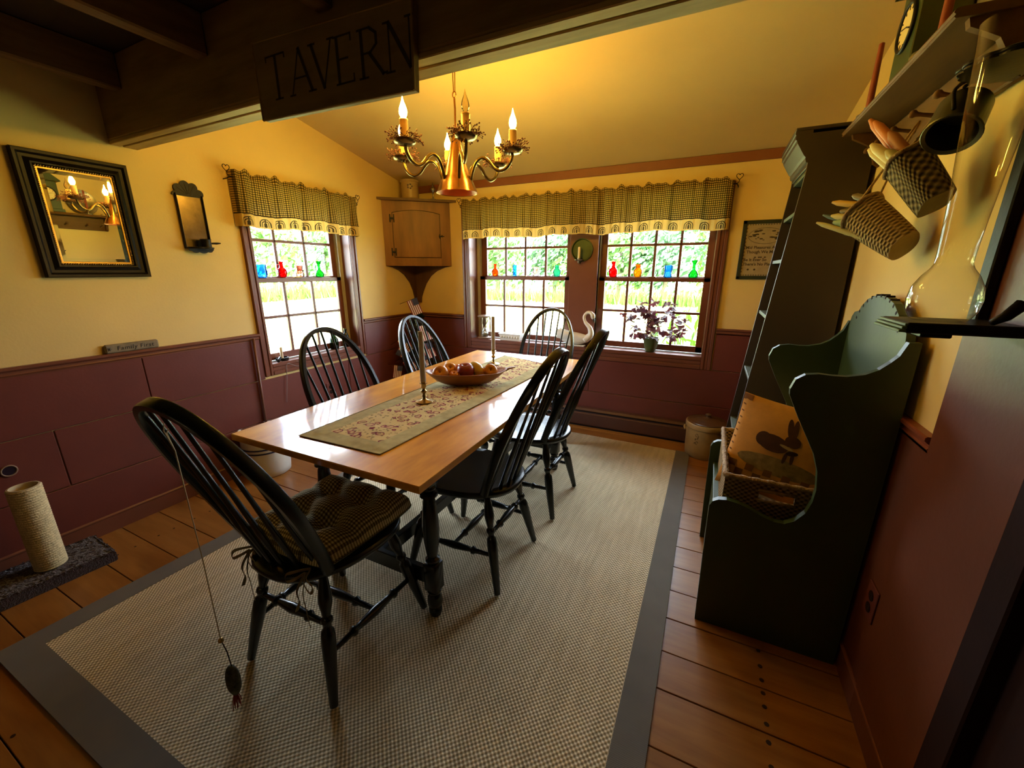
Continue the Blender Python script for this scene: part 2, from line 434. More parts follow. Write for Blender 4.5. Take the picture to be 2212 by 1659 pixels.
# rails, base mouldings: swept profiles
def rail(name, p0, p1, prof, inward, mat=None):
    """prof: (out, z) pairs; inward: direction away from the wall"""
    p0 = Vector(p0); p1 = Vector(p1); d = p1-p0; inward = Vector(inward)
    m = MB().prism(prof, p0, inward, Vector((0, 0, 1)), d.normalized(), d.length)
    return m.build(name, mat or M_maroon2)
RAILP = [(0, .897), (.012, .897), (.012, .903), (.017, .909), (.014, .914), (.014, .922), (.020, .926), (.026, .932), (.026, .940), (.022, .944), (0, .944)]
BASEP = [(0, 0), (.016, 0), (.016, .082), (.019, .086), (.019, .092), (.013, .098), (0, .098)]
struct(rail('trim_1', (LW, NEAR, 0), (LW, 1.718, 0), RAILP, (1, 0, 0)))
struct(rail('trim_2', (LW, 2.67, 0), (LW, BW, 0), RAILP, (1, 0, 0)))
struct(rail('trim_3', (LW, BW, 0), (-2.192, BW, 0), RAILP, (0, -1, 0)))
struct(rail('trim_4', (.06, BW, 0), (RW, BW, 0), RAILP, (0, -1, 0)))
struct(rail('trim_5', (RW, BW, 0), (RW, 1.352, 0), RAILP, (-1, 0, 0), paint('russet_trim', (.22, .055, .022), .4)))
struct(rail('baseboard_left', (LW, NEAR, 0), (LW, BW, 0), BASEP, (1, 0, 0)))
struct(rail('baseboard_right', (RW, BW, 0), (RW, 1.009, 0), BASEP, (-1, 0, 0)))
o = MB().box(LW, RW, BW-.018, BW, 2.076, 2.138, .002).build('trim_6', M_trimbrown); struct(o)
# sloped ceiling
m = MB(); T0 = 1.16
m.add([(LW-.2, T0, ceil_z(T0)), (RW+.2, T0, ceil_z(T0)), (RW+.2, BW+.3, ceil_z(BW+.3)), (LW-.2, BW+.3, ceil_z(BW+.3)),
       (LW-.2, T0, ceil_z(T0)+.1), (RW+.2, T0, ceil_z(T0)+.1), (RW+.2, BW+.3, ceil_z(BW+.3)+.1), (LW-.2, BW+.3, ceil_z(BW+.3)+.1)],
      [(0, 3, 2, 1), (4, 5, 6, 7), (0, 1, 5, 4), (1, 2, 6, 5), (2, 3, 7, 6), (3, 0, 4, 7)])
struct(m.build('ceiling', M_ceil))
# low ceiling over the near part, joists, header beam
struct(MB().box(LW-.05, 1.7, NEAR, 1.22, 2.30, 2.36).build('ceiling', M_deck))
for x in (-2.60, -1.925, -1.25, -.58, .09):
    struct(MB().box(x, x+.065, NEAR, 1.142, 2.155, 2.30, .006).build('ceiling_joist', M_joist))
beam = bpy.data.objects.new('header_beam', None); COL.objects.link(beam); struct(beam); beam.location = (0, 1.2, 1.962)
MB().box(LW, RW+.1, 1.142, 1.262, 1.978, 2.30, .006).build('beam_body', M_beam, beam, world=True)
MB().box(LW, RW+.1, 1.144, 1.188, 1.962, 1.979, .003).build('beam_board', M_beam_lit, beam, world=True)
MB().box(LW, RW+.1, 1.198, 1.260, 1.962, 1.979, .003).build('beam_board', M_beam_lit, beam, world=True)
MB().box(LW, RW+.1, 1.18, 1.24, 2.295, 2.75).build('wall_above_beam', M_wall, beam, world=True)
# rear wall, hallway beyond the doorway
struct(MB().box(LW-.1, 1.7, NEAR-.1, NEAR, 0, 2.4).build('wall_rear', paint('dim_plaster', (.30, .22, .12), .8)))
struct(MB().box(1.58, 1.7, NEAR, 1.1, 0, 2.4).build('wall_hall', M_darkbrown))
struct(MB().box(RW+.12, 1.6, 1.012, 1.1, 0, 2.4).build('wall_hall_end', M_darkbrown))
door = bpy.data.objects.new('door_1', None); COL.objects.link(door); struct(door); door.location = (RW, .55, 0)
MB().box(RW-.02, RW+.03, .93, 1.008, 0, 2.05, .004).build('door_casing', M_darkbrown, door, world=True)
MB().box(RW+.01, RW+.05, .10, .93, .01, 2.03, .003).build('door_leaf', M_darkbrown, door, world=True)
MB().box(RW-.02, RW+.03, .02, .10, 0, 2.05, .004).build('door_casing', M_darkbrown, door, world=True)

# ------------------------------------------------------------------ windows
def frame_profile(axis, a0, a1, c0, c1, w, parent, plane, sgn, sides='LRTB', wb=None):
    """fluted casing around an opening; axis 'y' (left wall) or 'x' (back wall)"""
    def bar(u0, u1, z0, z1, name, horiz):
        m = MB(); n = 3
        for k in range(n):                       # three stepped flutes
            t0 = k/n; t1 = (k+1)/n-.02; d = (.016, .011, .020)[k]
            if horiz: q = (u0, u1, z1-(z1-z0)*t1, z1-(z1-z0)*t0)
            else: q = (u0+(u1-u0)*t0, u0+(u1-u0)*t1, z0, z1)
            if axis == 'y': m.box(plane, plane+sgn*d, q[0], q[1], q[2], q[3], .003)
            else: m.box(q[0], q[1], plane, plane+sgn*d, q[2], q[3], .003)
        if horiz:
            q = (u0, u1, z0, z1)
        else: q = (u0, u1, z0, z1)
        if axis == 'y': m.box(plane, plane+sgn*.008, *q)
        else: m.box(q[0], q[1], plane, plane+sgn*.008, q[2], q[3])
        m.build(name, M_maroon2, parent)
    wb = wb or w
    bar(a0, a0-w, c0-wb, c1+w, 'casing_stile', False); bar(a1, a1+w, c0-wb, c1+w, 'casing_stile', False)
    bar(a0, a1, c0-wb, c0, 'casing_rail', True); bar(a0, a1, c1, c1+w, 'casing_rail', True)
def sash(parent, axis, a0, a1, z0, z1, plane, ncol, zm, stile=.045, rb=.045, rt=.028, name='sash'):
    """plane: centre of sash thickness; horizontal muntin at zm"""
    t = .016
    def bx(m, u0, u1, za, zb, d=t, b=.003):
        if axis == 'y': m.box(plane-d, plane+d, u0, u1, za, zb, b)
        else: m.box(u0, u1, plane-d, plane+d, za, zb, b)
    fr = MB(); bx(fr, a0, a0+stile, z0, z1); bx(fr, a1-stile, a1, z0, z1); bx(fr, a0, a1, z0, z0+rb); bx(fr, a0, a1, z1-rt, z1)
    s = fr.build(name, M_maroon2, parent)
    g0, g1, h0, h1 = a0+stile, a1-stile, z0+rb, z1-rt
    cols = [g0+(g1-g0)*i/ncol for i in range(ncol+1)]
    for u in cols[1:-1]:
        m = MB(); bx(m, u-.010, u+.010, h0, h1, .012); m.build('muntin', M_maroon2, s)
    m = MB(); bx(m, g0, g1, zm-.010, zm+.010, .012); m.build('muntin', M_maroon2, s)
    for i in range(ncol):
        for (za, zb) in ((h0, zm), (zm, h1)):
            m = MB(); bx(m, cols[i]+.002, cols[i+1]-.002, za+.002, zb-.002, .0015, 0); m.build('pane', M_pane, s)
    return s
def window(n, axis, a0, a1, s0, s1, plane, sgn, depth, ncol, jd=(-.004, -.004), stl=.045):
    w = bpy.data.objects.new('window_%d' % n, None); COL.objects.link(w); struct(w)
    if axis == 'y': w.location = (plane, (a0+a1)/2, .7)
    else: w.location = ((a0+a1)/2, plane, .7)
    p = MB()
    def bx(m, u0, u1, d0, d1, za, zb, b=0):
        if axis == 'y': m.box(plane-sgn*d0, plane-sgn*d1, u0, u1, za, zb, b)
        else: m.box(u0, u1, plane-sgn*d0, plane-sgn*d1, za, zb, b)
    objs = []
    for (u0, u1, za, zb, d0) in ((a0-.016, a0, .70, 1.90, jd[0]), (a1, a1+.016, .70, 1.90, jd[1]), (a0, a1, 1.884, 1.90, -.004)):
        m = MB(); bx(m, u0, u1, d0, depth, za, zb); objs.append(m.build('jamb', M_maroon2, w))
    m = MB(); bx(m, a0, a1, -.012, depth, .69, .714, .004); objs.append(m.build('sill', M_maroon2, w))
    for (u0, u1) in ((a0, s0), (s1, a1)):
        if u1-u0 > .004: m = MB(); bx(m, u0, u1, depth-.075, depth, .714, 1.884); objs.append(m.build('sash_track', paint('vinyl_track', (.45, .42, .36), .4), w))
    lo = plane-sgn*(depth-.06); up = plane-sgn*(depth-.022)
    objs.append(sash(w, axis, s0, s1, .718, 1.309, lo, ncol, 1.031, stl, rb=.05, rt=.032, name='lower_sash'))
    objs.append(sash(w, axis, s0, s1, 1.285, 1.875, up, ncol, 1.567, stl, rb=.032, rt=.045, name='upper_sash'))
    m = MB(); c = (s0+s1)/2; bx(m, c-.03, c+.03, depth-.085, depth-.055, 1.309, 1.318, .003); objs.append(m.build('sash_lock', M_brass, w))
    Mi = w.matrix_basis.inverted()
    for o in objs: o.matrix_basis = Mi @ o.matrix_basis
    return w
W1 = window(1, 'y', Wy0+.016, Wy1-.016, 1.752, 2.565, LW, 1, LT, 3)
def casing(n, axis, a0, a1, c0, c1, w, plane, sgn, wb):
    p = bpy.data.objects.new('trim_%d' % n, None); COL.objects.link(p); struct(p)
    frame_profile(axis, a0, a1, c0, c1, w, p, plane, sgn, wb=wb)
casing(7, 'y', 1.778, 2.602, .716, 1.886, .062, LW, 1, .082)
W2 = window(2, 'x', B1a, B1b, -2.085, -1.15, BW, -1, BT, 4, (-.004, MUL), .058)
W3 = window(3, 'x', B2a, B2b, -.898, -.025, BW, -1, BT, 4, (MUL, -.004), .050)
casing(8, 'x', B1a+.002, B2b-.002, .716, 1.886, .074, BW, -1, .10)
struct(MB().box(B1b-.002, B2a+.002, BW+MUL-.004, BW+MUL+.014, .714, 1.886, .002).build('trim_9', M_maroon2))
struct(MB().box(B1b-.016, B2a+.016, BW+MUL, BW+.2, 1.885, 1.90).build('trim_11', M_maroon2))
struct(MB().box(B1b+.001, B2a-.001, BW-.012, BW+MUL+.01, .690, .714, .002).build('trim_10', M_maroon2))
portal('window_portal', (LW-.19, 2.17, 1.3), (0, radians(-90), 0), 1.2, .9)
portal('window_portal', (-1.07, BW+.24, 1.3), (radians(-90), 0, 0), 2.1, 1.2)

# ================================================================== rug
M_rug = weave('sisal_weave', (.30, .24, .135), (.86, .73, .50), 62, 62, .95, .6, .004, var=.13, streak=(4.5, .5, 1))
M_rugb = weave('grey_binding', (.13, .12, .10), (.20, .185, .16), 180, 180, .95, .2, .002, var=.12)
rug = thing('area_rug', 'sisal area rug with a grey cloth border under the dining table', 'rug', (-1.09, 1.70, 0))
rq = [Vector((-2.20, .205, 0)), Vector((-.012, .235, 0)), Vector((-.014, 3.165, 0)), Vector((-2.13, 3.18, 0))]
bw_ = .10
def quadlerp(u, v): return rq[0]*(1-u)*(1-v)+rq[1]*u*(1-v)+rq[2]*u*v+rq[3]*(1-u)*v
m = MB(); n = 60
def rz(u, v): return .0085
m.grid(lambda u, v: quadlerp(.04+.92*u, .03+.969*v)+Vector((0, 0, .009)), 6, 6)
m.build('rug_field', M_rug, rug, world=True)
def strip(poly, name):
    m = MB(); p = [Vector(q) for q in poly]
    vs = [Vector((q.x, q.y, .001)) for q in p]+[Vector((q.x, q.y, .011)) for q in p]
    m.add(vs, [(4, 5, 6, 7), (0, 3, 2, 1), (0, 1, 5, 4), (1, 2, 6, 5), (2, 3, 7, 6), (3, 0, 4, 7)])
    m.build(name, M_rugb, rug, world=True)
iu, iv = .046, .034
strip([quadlerp(0, 0), quadlerp(iu, iv), quadlerp(iu, 1), quadlerp(0, 1)], 'rug_border')
strip([quadlerp(1, 0), quadlerp(1, 1), quadlerp(1-iu, 1), quadlerp(1-iu, iv)], 'rug_border')
strip([quadlerp(0, 0), quadlerp(1, 0), quadlerp(1-iu, iv), quadlerp(iu, iv)], 'rug_border')
RZ = .0115                                            # rug surface

# ================================================================== dining table
TZ = .76
tbl = thing('dining_table', 'long maple-topped dining table on black turned legs', 'table', (-1.16, 1.76, RZ))
tq = [(-1.588, .815), (-.694, .816), (-.738, 2.703), (-1.613, 2.694)]
def tpt(u, v, z):
    a = Vector((*tq[0], z))*(1-u)*(1-v)+Vector((*tq[1], z))*u*(1-v)+Vector((*tq[2], z))*u*v+Vector((*tq[3], z))*(1-u)*v
    a.z = z; return a
for i, (u0, u1) in enumerate(((0, .5), (.5, 1.0))):
    m = MB(); e = .0004; b = .003
    P = [tpt(u0+e, 0, TZ), tpt(u1-e, 0, TZ), tpt(u1-e, 1, TZ), tpt(u0+e, 1, TZ)]
    c = (P[0]+P[2])/2
    top = [p+(c-p).normalized()*b for p in P]
    mid = [p-Vector((0, 0, b)) for p in P]; bot = [p-Vector((0, 0, .024)) for p in P]
    vs = top+mid+bot
    fs = [(0, 1, 2, 3), (11, 10, 9, 8)]
    for k in range(4):
        j = (k+1) % 4; fs += [(4+k, 4+j, j, k), (8+k, 8+j, 4+j, 4+k)]
    m.add(vs, fs).build('tabletop_board', M_table, tbl, world=True)
LX = (-1.425, -.862); LY = (1.065, 2.455)
m = MB(); ah = .645
m.box(LX[0], LX[1], LY[0]-.012, LY[0]+.012, ah, .735, .003); m.build('apron', M_chair, tbl, world=True)
m = MB(); m.box(LX[0], LX[1], LY[1]-.012, LY[1]+.012, ah, .735, .003); m.build('apron', M_chair, tbl, world=True)
m = MB(); m.box(LX[0]-.012, LX[0]+.012, LY[0], LY[1], ah, .735, .003); m.build('apron', M_chair, tbl, world=True)
m = MB(); m.box(LX[1]-.012, LX[1]+.012, LY[0], LY[1], ah, .735, .003); m.build('apron', M_chair, tbl, world=True)
for x in LX:
    for y in LY:
        m = MB()
        m.box(x-.029, x+.029, y-.029, y+.029, .60, .735, .004)
        m.lathe([(.022, .60), (.028, .595), (.030, .588), (.026, .58), (.018, .574), (.033, .565), (.034, .555), (.020, .545), (.024, .53), (.030, .47), (.033, .42), (.030, .36), (.022, .30), (.018, .285), (.028, .278), (.028, .27), (.020, .262)], 18, (x, y, 0))
        m.box(x-.030, x+.030, y-.030, y+.030, .135, .262, .006)
        m.lathe([(.020, .137), (.029, .128), (.026, .12), (.021, .112), (.028, .10), (.031, .08), (.029, .06), (.020, .048), (.027, .042), (.027, .03), (.022, RZ)], 18, (x, y, 0))
        m.build('leg', M_chair, tbl, 50, world=True)
for y in LY:
    MB().box(LX[0], LX[1], y-.013, y+.013, .155, .225, .003).build('stretcher', M_chair, tbl, world=True)
MB().box(-1.16, -1.128, LY[0], LY[1], .16, .22, .003).build('stretcher', M_chair, tbl, world=True)

# ================================================================== windsor chairs
def windsor():
    t = thing('windsor_chair', 'x', 'chair', group='black bow-back chairs around the table')
    # seat: shield outline, saddled top
    N = 44
    def outl(k, s):
        a = 2*pi*k/N; c, sn = cos(a), sin(a); e = .82
        x = .218*math.copysign(abs(c)**e, c); y = .235*math.copysign(abs(sn)**e, sn)-.005
        x *= 1+.16*(y/.235); return x*s, y*s
    rings = [(.86, .415), (.96, .424), (1.0, .438), (.995, .448), (.965, .455), (.80, .452), (.55, .445), (.3, .443)]
    m = MB(); vs = []; fs = []
    for s, z in rings:
        for k in range(N):
            x, y = outl(k, s); vs.append((x, y, z+(.006 if (y > .15 and abs(x) < .04 and z > .44) else 0)))
    for i in range(len(rings)-1):
        for k in range(N): j = (k+1) % N; fs.append((i*N+k, i*N+j, (i+1)*N+j, (i+1)*N+k))
    fs.append(tuple(range(N))[::-1]); fs.append(tuple(range((len(rings)-1)*N, len(rings)*N)))
    m.add(vs, fs).build('seat', M_chair, t, 50)
    prof = [(0, .013), (.04, .0135), (.10, .017), (.17, .0215), (.22, .0215), (.28, .016), (.325, .0125), (.34, .0185), (.365, .0195), (.385, .0135), (.41, .013), (.43, .020), (.47, .0225), (.56, .0225), (.75, .0185), (.95, .0145), (1, .0135)]
    legs = {}
    for sx in (-1, 1):
        for nm, top, ft in (('f', (.150, .135), (.226, .222)), ('r', (.128, -.140), (.202, -.225))):
            a = Vector((sx*top[0], top[1], .424)); b = Vector((sx*ft[0], ft[1], 0.0055))
            legs[(sx, nm)] = (a, b)
            MB().turned(a, b, prof, 14).build('leg', M_chair, t, 50)
    at = lambda k, z: legs[k][0].lerp(legs[k][1], (.424-z)/.424)
    sp = [(0, .0085), (.10, .0095), (.22, .0105), (.24, .017), (.265, .018), (.285, .0105), (.36, .0135), (.5, .0175), (.64, .0135), (.715, .0105), (.735, .018), (.76, .017), (.78, .0105), (.9, .0095), (1, .0085)]
    mids = []
    for sx in (-1, 1):
        a, b = at((sx, 'r'), .165), at((sx, 'f'), .165); mids.append(a.lerp(b, .52))
        MB().turned(a, b, sp, 12).build('stretcher', M_chair, t, 50)
    MB().turned(mids[0], mids[1], sp, 12).build('stretcher', M_chair, t, 50)
    MB().turned(at((-1, 'r'), .26), at((1, 'r'), .26), sp, 12).build('stretcher', M_chair, t, 50)
    # bow
    def by(v): return -.150-.255*v+.03*v*(1-v)
    def bp(u, v): return Vector((u, by(v), .452+.598*v))
    half = [(.172, 0), (.192, .14), (.207, .30), (.213, .44), (.205, .60), (.180, .75), (.137, .88), (.075, .97), (0, 1.0)]
    pts = [bp(-u, v) for u, v in half]+[bp(u, v) for u, v in half[-2::-1]]
    cur = spline(pts, 5)
    MB().band(cur, .034, .021, Vector((0, -.92, -.38)).cross(Vector((1, 0, 0))).cross(Vector((1, 0, 0)))).build('bow', M_chair, t, 45)
    # spindles
    hs = lambda u: max(v for uu, v in [(abs(p.x), (p.z-.452)/.598) for p in cur] if uu >= abs(u)-.006) if u else 1.0
    for k in range(7):
        q = (k-3)/3.0
        ub = .128*q; yb = -.205+.055*q*q
        ut = .172*q; vt = hs(ut)
        a = Vector((ub, yb, .45)); b = bp(ut, vt)
        MB().turned(a, b, [(0, .0075), (.12, .0085), (.27, .0105), (.30, .0115), (.33, .0095), (.55, .0068), (1, .0055)], 8).build('spindle', M_chair, t, 60)
    return t
ch = windsor()
spots = [((-1.142, .838), 0.03, 'black bow-back chair at the near table end, holding a checked cushion'),
         ((-1.425, 1.46), -pi/2, 'black bow-back chair on the left side of the table, nearer the camera'),
         ((-1.40, 2.16), -pi/2+.05, 'black bow-back chair beside the little flag tree in the corner'),
         ((-.905, 1.46), pi/2, 'black bow-back chair on the right side of the table, nearer the camera'),
         ((-.885, 2.082), pi/2, 'black bow-back chair on the right side of the table, nearer the double window'),
         ((-1.14, 2.70), pi, 'black bow-back chair at the far table end, in front of the swan')]
chairs = []
for i, (p, rz_, lb) in enumerate(spots):
    c = ch if i == 0 else dup(ch)
    c.location = (p[0], p[1], RZ); c.rotation_euler = (0, 0, rz_); c['label'] = lb; chairs.append(c)

# cushion
cu = thing('seat_cushion', 'green and tan checked tufted cushion on the near chair seat', 'cushion', (-1.142, .86, .456+RZ), .03)
M_ging = gingham('green_check', (.085, .068, .026), (.30, .25, .115), (.72, .64, .37), 92, 'UV')
def cpt(u, v, top):
    x = (u-.5)*2; y = (v-.5)*2
    ex = abs(x)**6; ey = abs(y)**6
    edge = max(0, 1-max(abs(x), abs(y))**5)
    px = .205*x*(1-.06*abs(y)**4)*(1+.07*y); py = .205*y*(1-.06*abs(x)**4)+.0
    puff = edge**.55
    tu = 0
    for tx in (-.36, .36):
        for ty in (-.36, .36):
            d2 = (x-tx)**2+(y-ty)**2; tu += math.exp(-d2/.035)
    groove = max(math.exp(-((abs(x)-.36)/.13)**2)*.35*(abs(y) < 1), math.exp(-((abs(y)-.36)/.13)**2)*.35)
    z = .026+.080*puff*(1-min(1, .75*tu)-groove*.6*(1-min(1, tu)))
    return Vector((px, py, z if top else .0015+.020*(1-puff)))
m = MB()
m.grid(lambda u, v: cpt(u, v, True), 48, 48, lambda u, v: (u*.42, v*.42)); m.grid(lambda u, v: cpt(1-u, v, False), 48, 48, lambda u, v: (u*.42, v*.42))
m.build('pad', M_ging, cu, 180)
M_tie = paint('tan_tape', (.26, .20, .10), .9)
for sx in (-1, 1):
    o = Vector((sx*.128, -.200, .012)); m = MB()
    for pts in ([(0, 0, 0), (-.03, -.04, .006), (-.075, -.05, -.012), (-.07, -.06, -.03), (-.03, -.05, -.015), (0, -.025, 0)],
                [(0, 0, 0), (.03, -.045, .0), (.065, -.05, -.018), (.055, -.055, -.04), (.02, -.05, -.02), (0, -.025, 0)],
                [(0, -.025, 0), (-.02, -.055, -.05), (-.03, -.05, -.10), (-.045, -.055, -.135)], [(0, -.025, 0), (.02, -.06, -.05), (.015, -.055, -.11), (.03, -.06, -.17)]):
        m.band(spline([o+Vector((p[0]*.75, p[1]*.8, p[2])) for p in pts], 5), .011, .0018, Vector((.3, -.2, 1)))
    m.build('tie', M_tie, cu, 40)
# hanging cat toy
AP = Vector((-1.148, .462, 0))
ty = thing('cat_toy', 'patchwork mouse toy with red tassel hanging by a string from the near chair', 'cat toy', (AP.x, AP.y, .05))
m = MB(); m.tube([(AP.x+.006, AP.y+.01, 1.03), (AP.x, AP.y-.012, .98), (AP.x, AP.y-.004, .93), (AP.x-.005, AP.y, .6), (AP.x-.013, AP.y, .335)], .0014, 5)
m.tube([(AP.x+.02, AP.y-.012, 1.045), (AP.x+.004, AP.y-.018, .99), (AP.x, AP.y-.004, .93)], .0014, 5)
m.build('string', M_string, ty, 180, world=True)
MB().ball((AP.x-.013, AP.y, .328), .008, 12, 8).build('bell', M_brass, ty, 180, world=True)
MB().tube([(AP.x-.010, AP.y, .325), (AP.x+.006, AP.y, .295), (AP.x+.012, AP.y, .245)], .0016, 5).build('cord', M_darkbrown, ty, 180, world=True)
bod = paint('mouse_plaid', (.075, .075, .045), .9, .85, 55, 0)
MB().ball((AP.x+.003, AP.y, .187), .021, 14, 10, (1, .9, 2.65)).build('body', bod, ty, 180, world=True)
m = MB()
for k in range(16):
    a = 2*pi*k/16; r = random.uniform(.002, .009)
    m.tube([(AP.x-.002+r*.5*cos(a), AP.y+r*.5*sin(a), .137), (AP.x-.006+r*1.4*cos(a), AP.y+r*1.4*sin(a), .11), (AP.x-.012+r*2*cos(a), AP.y+r*2*sin(a), .08+random.uniform(-.012, .01))], .0012, 4)
m.build('tassel', plain('red_yarn', (.28, .03, .015), .9), ty, 180, world=True)

# ================================================================== on the table
RUNZ = TZ+.0015
M_run = None
def runner_mat():
    mt, nt, p = base('runner_cloth')
    tc = node(nt, 'ShaderNodeTexCoord'); sp = node(nt, 'ShaderNodeSeparateXYZ'); nt.links.new(tc.outputs['UV'], sp.inputs[0])
    # UV in metres: u across (0..W), v along
    W = .40
    v2 = coords(nt, (1, 1, 1), 'UV')
    # border strip
    ab = node(nt, 'ShaderNodeMath', operation='SUBTRACT'); ab.inputs[1].default_value = W/2; nt.links.new(sp.outputs[0], ab.inputs[0])
    a2 = node(nt, 'ShaderNodeMath', operation='ABSOLUTE'); nt.links.new(ab.outputs[0], a2.inputs[0])
    inn = node(nt, 'ShaderNodeMath', operation='LESS_THAN'); inn.inputs[1].default_value = W*.5-.075; nt.links.new(a2.outputs[0], inn.inputs[0])
    ve = node(nt, 'ShaderNodeMath', operation='GREATER_THAN'); ve.inputs[1].default_value = .075; nt.links.new(sp.outputs[1], ve.inputs[0])
    ins = node(nt, 'ShaderNodeMath', operation='MULTIPLY'); nt.links.new(inn.outputs[0], ins.inputs[0]); nt.links.new(ve.outputs[0], ins.inputs[1])
    # flowers: distorted rings of a voronoi
    wp = noise(nt, v2, 22, 2); 
    ad = node(nt, 'ShaderNodeMixRGB'); ad.blend_type = 'ADD'; ad.inputs[0].default_value = .035
    nt.links.new(v2, ad.inputs[1]); nw = node(nt, 'ShaderNodeTexNoise'); nw.inputs['Scale'].default_value = 25; nt.links.new(v2, nw.inputs['Vector']); nt.links.new(nw.outputs[1], ad.inputs[2])
    vo = node(nt, 'ShaderNodeTexVoronoi'); vo.inputs['Scale'].default_value = 22; nt.links.new(ad.outputs[0], vo.inputs['Vector'])
    r = node(nt, 'ShaderNodeValToRGB'); r.color_ramp.interpolation = 'LINEAR'; el = r.color_ramp.elements
    pk = (.48, .22, .13); wine = (.16, .012, .035); bs = (.60, .47, .21)
    el[0].position = 0; el[0].color = (*wine, 1); el[1].position = .06; el[1].color = (*bs, 1)
    for ps, c in ((.14, bs), (.26, pk), (.30, wine), (.35, wine), (.40, bs), (.6, bs)):
        e = el.new(ps); e.color = (*c, 1)
    nt.links.new(vo.outputs['Distance'], r.inputs[0])
    vo2 = node(nt, 'ShaderNodeTexVoronoi'); vo2.inputs['Scale'].default_value = 55; nt.links.new(ad.outputs[0], vo2.inputs['Vector'])
    r2 = ramp(nt, vo2.outputs['Distance'], (.13, .10, .04), bs, .22, .36)
    mul = node(nt, 'ShaderNodeMixRGB'); mul.blend_type = 'DARKEN'; mul.inputs[0].default_value = .8; nt.links.new(r.outputs[0], mul.inputs[1]); nt.links.new(r2, mul.inputs[2])
    bord = ramp(nt, noise(nt, v2, 30, 3), (.36, .315, .14), (.47, .41, .19))
    mx = node(nt, 'ShaderNodeMixRGB'); nt.links.new(ins.outputs[0], mx.inputs[0]); nt.links.new(bord, mx.inputs[1]); nt.links.new(mul.outputs[0], mx.inputs[2])
    nt.links.new(mx.outputs[0], p.inputs['Base Color']); p.inputs['Roughness'].default_value = .9; p.inputs['Specular IOR Level'].default_value = .1
    wv = node(nt, 'ShaderNodeTexNoise'); wv.inputs['Scale'].default_value = 9; wv.inputs['Detail'].default_value = 2; nt.links.new(v2, wv.inputs['Vector'])
    bump(nt, p, wv.outputs[0], .5, .02)
    return mt
M_run = runner_mat()
R0 = [Vector((-1.335, .915, 0)), Vector((-.945, .925, 0)), Vector((-.875, 2.43, 0)), Vector((-1.315, 2.585, 0))]
run = thing('table_runner', 'olive floral table runner laid along the maple tabletop', 'table runner', (-1.13, 1.75, RUNZ))
def rp(u, v, h=0):
    p = R0[0]*(1-u)*(1-v)+R0[1]*u*(1-v)+R0[2]*u*v+R0[3]*(1-u)*v
    e = min(1, 12*min(u, 1-u))*min(1, 25*min(v, 1-v))
    w_ = .0012*(1+sin(9*u+31*v))*e*(1.6 if v < .12 or v > .8 else .6)
    return Vector((p.x, p.y, RUNZ+.0016+w_+h))
m = MB(); m.grid(lambda u, v: rp(u, v), 30, 110, lambda u, v: (u*.40, v*1.6)); m.build('cloth', M_run, run, 180, world=True)
m = MB()
edge = [rp(0, k/60) for k in range(61)]+[rp(k/20, 1) for k in range(1, 21)]+[rp(1, 1-k/60) for k in range(1, 61)]+[rp(1-k/20, 0) for k in range(1, 20)]
m.tube(edge, .0022, 6, closed=True).build('hem', paint('olive_hem', (.30, .26, .13), .9, .3, 200), run, 180, world=True)
RUNT = RUNZ+.0045
def candlestick(p, label, clabel, hs, hc):
    q_ = hs/.118
    t = thing('candlestick', label, 'candlestick', (p.x, p.y, RUNT), group='brass candlesticks on the table')
    MB().lathe([(a*1.16, b*q_) for a, b in [(.034, 0), (.036, .003), (.035, .006), (.028, .009), (.024, .011), (.012, .014), (.008, .02), (.0065, .03), (.0095, .036), (.0065, .042), (.006, .05), (.0115, .058), (.0125, .064), (.007, .072), (.006, .078), (.0085, .083), (.0105, .088), (.0095, .098), (.0105, .104), (.016, .107), (.016, .109), (.0105, .110), (.0105, .118)]], 24).build('stem', M_brass, t, 40)
    c = MB(); c.lathe([(.0130, 0), (.0130, .03), (.0124, hc*.6), (.0112, hc), (.006, hc+.001)], 14)
    c = c.build('taper_candle', paint('grey_taper', (.42, .36, .31), .55, .08), None, 50); c.location = (p.x, p.y, RUNT+hs+.0005)
    tag(c, clabel, 'candle', 'tapers on the table'); return t
p1_ = on_z(917, 868, RUNT); p2_ = on_z(1066, 787, RUNT)
candlestick(p1_, 'antique brass candlestick in front of the dough bowl', 'tall grey taper candle in the nearer brass candlestick', .100, .232)
candlestick(p2_, 'antique brass candlestick behind the dough bowl, nearer the double window', 'tall grey taper candle in the farther brass candlestick', .100, .212)
# dough bowl
bc = Vector((-1.150, 1.80, RUNT)); ba = radians(33)
bowl = thing('dough_bowl', 'long carved wooden dough bowl holding fruit on the runner', 'bowl', bc, ba)
M_bowl = wood('bowl_wood', (.21, .075, .018), (.34, .14, .038), (1.5, 10, 10), 3, .5)
def bwl(u, t, inner):
    a = 2*pi*u
    L, Wd, H = .215, .098, .070
    if not inner: s = .42+.58*(t**.6); z = H*t
    else: s = .40+.555*(t**.55); z = .008+(H-.008)*t
    c, sn = cos(a), sin(a); e = .85
    x = L*s*math.copysign(abs(c)**e, c); y = Wd*s*math.copysign(abs(sn)**e, sn)
    tip = (abs(c)**8)*t*t
    z += .013*tip
    return Vector((x*(1+.04*tip), y, z))
m = MB(); N = 48
outer = [[bwl(k/N, t/8, False) for k in range(N)] for t in range(9)]; inner = [[bwl(k/N, t/8, True) for k in range(N)] for t in range(8, -1, -1)]
rings = outer+inner; vs = [v for r_ in rings for v in r_]; fs = []
for i in range(len(rings)-1):
    for k in range(N): j = (k+1) % N; fs.append((i*N+k, i*N+j, (i+1)*N+j, (i+1)*N+k))
fs.append(tuple(range(N))[::-1]); fs.append(tuple(range((len(rings)-1)*N, len(rings)*N)))
m.add(vs, fs).build('bowl_body', M_bowl, bowl, 60)
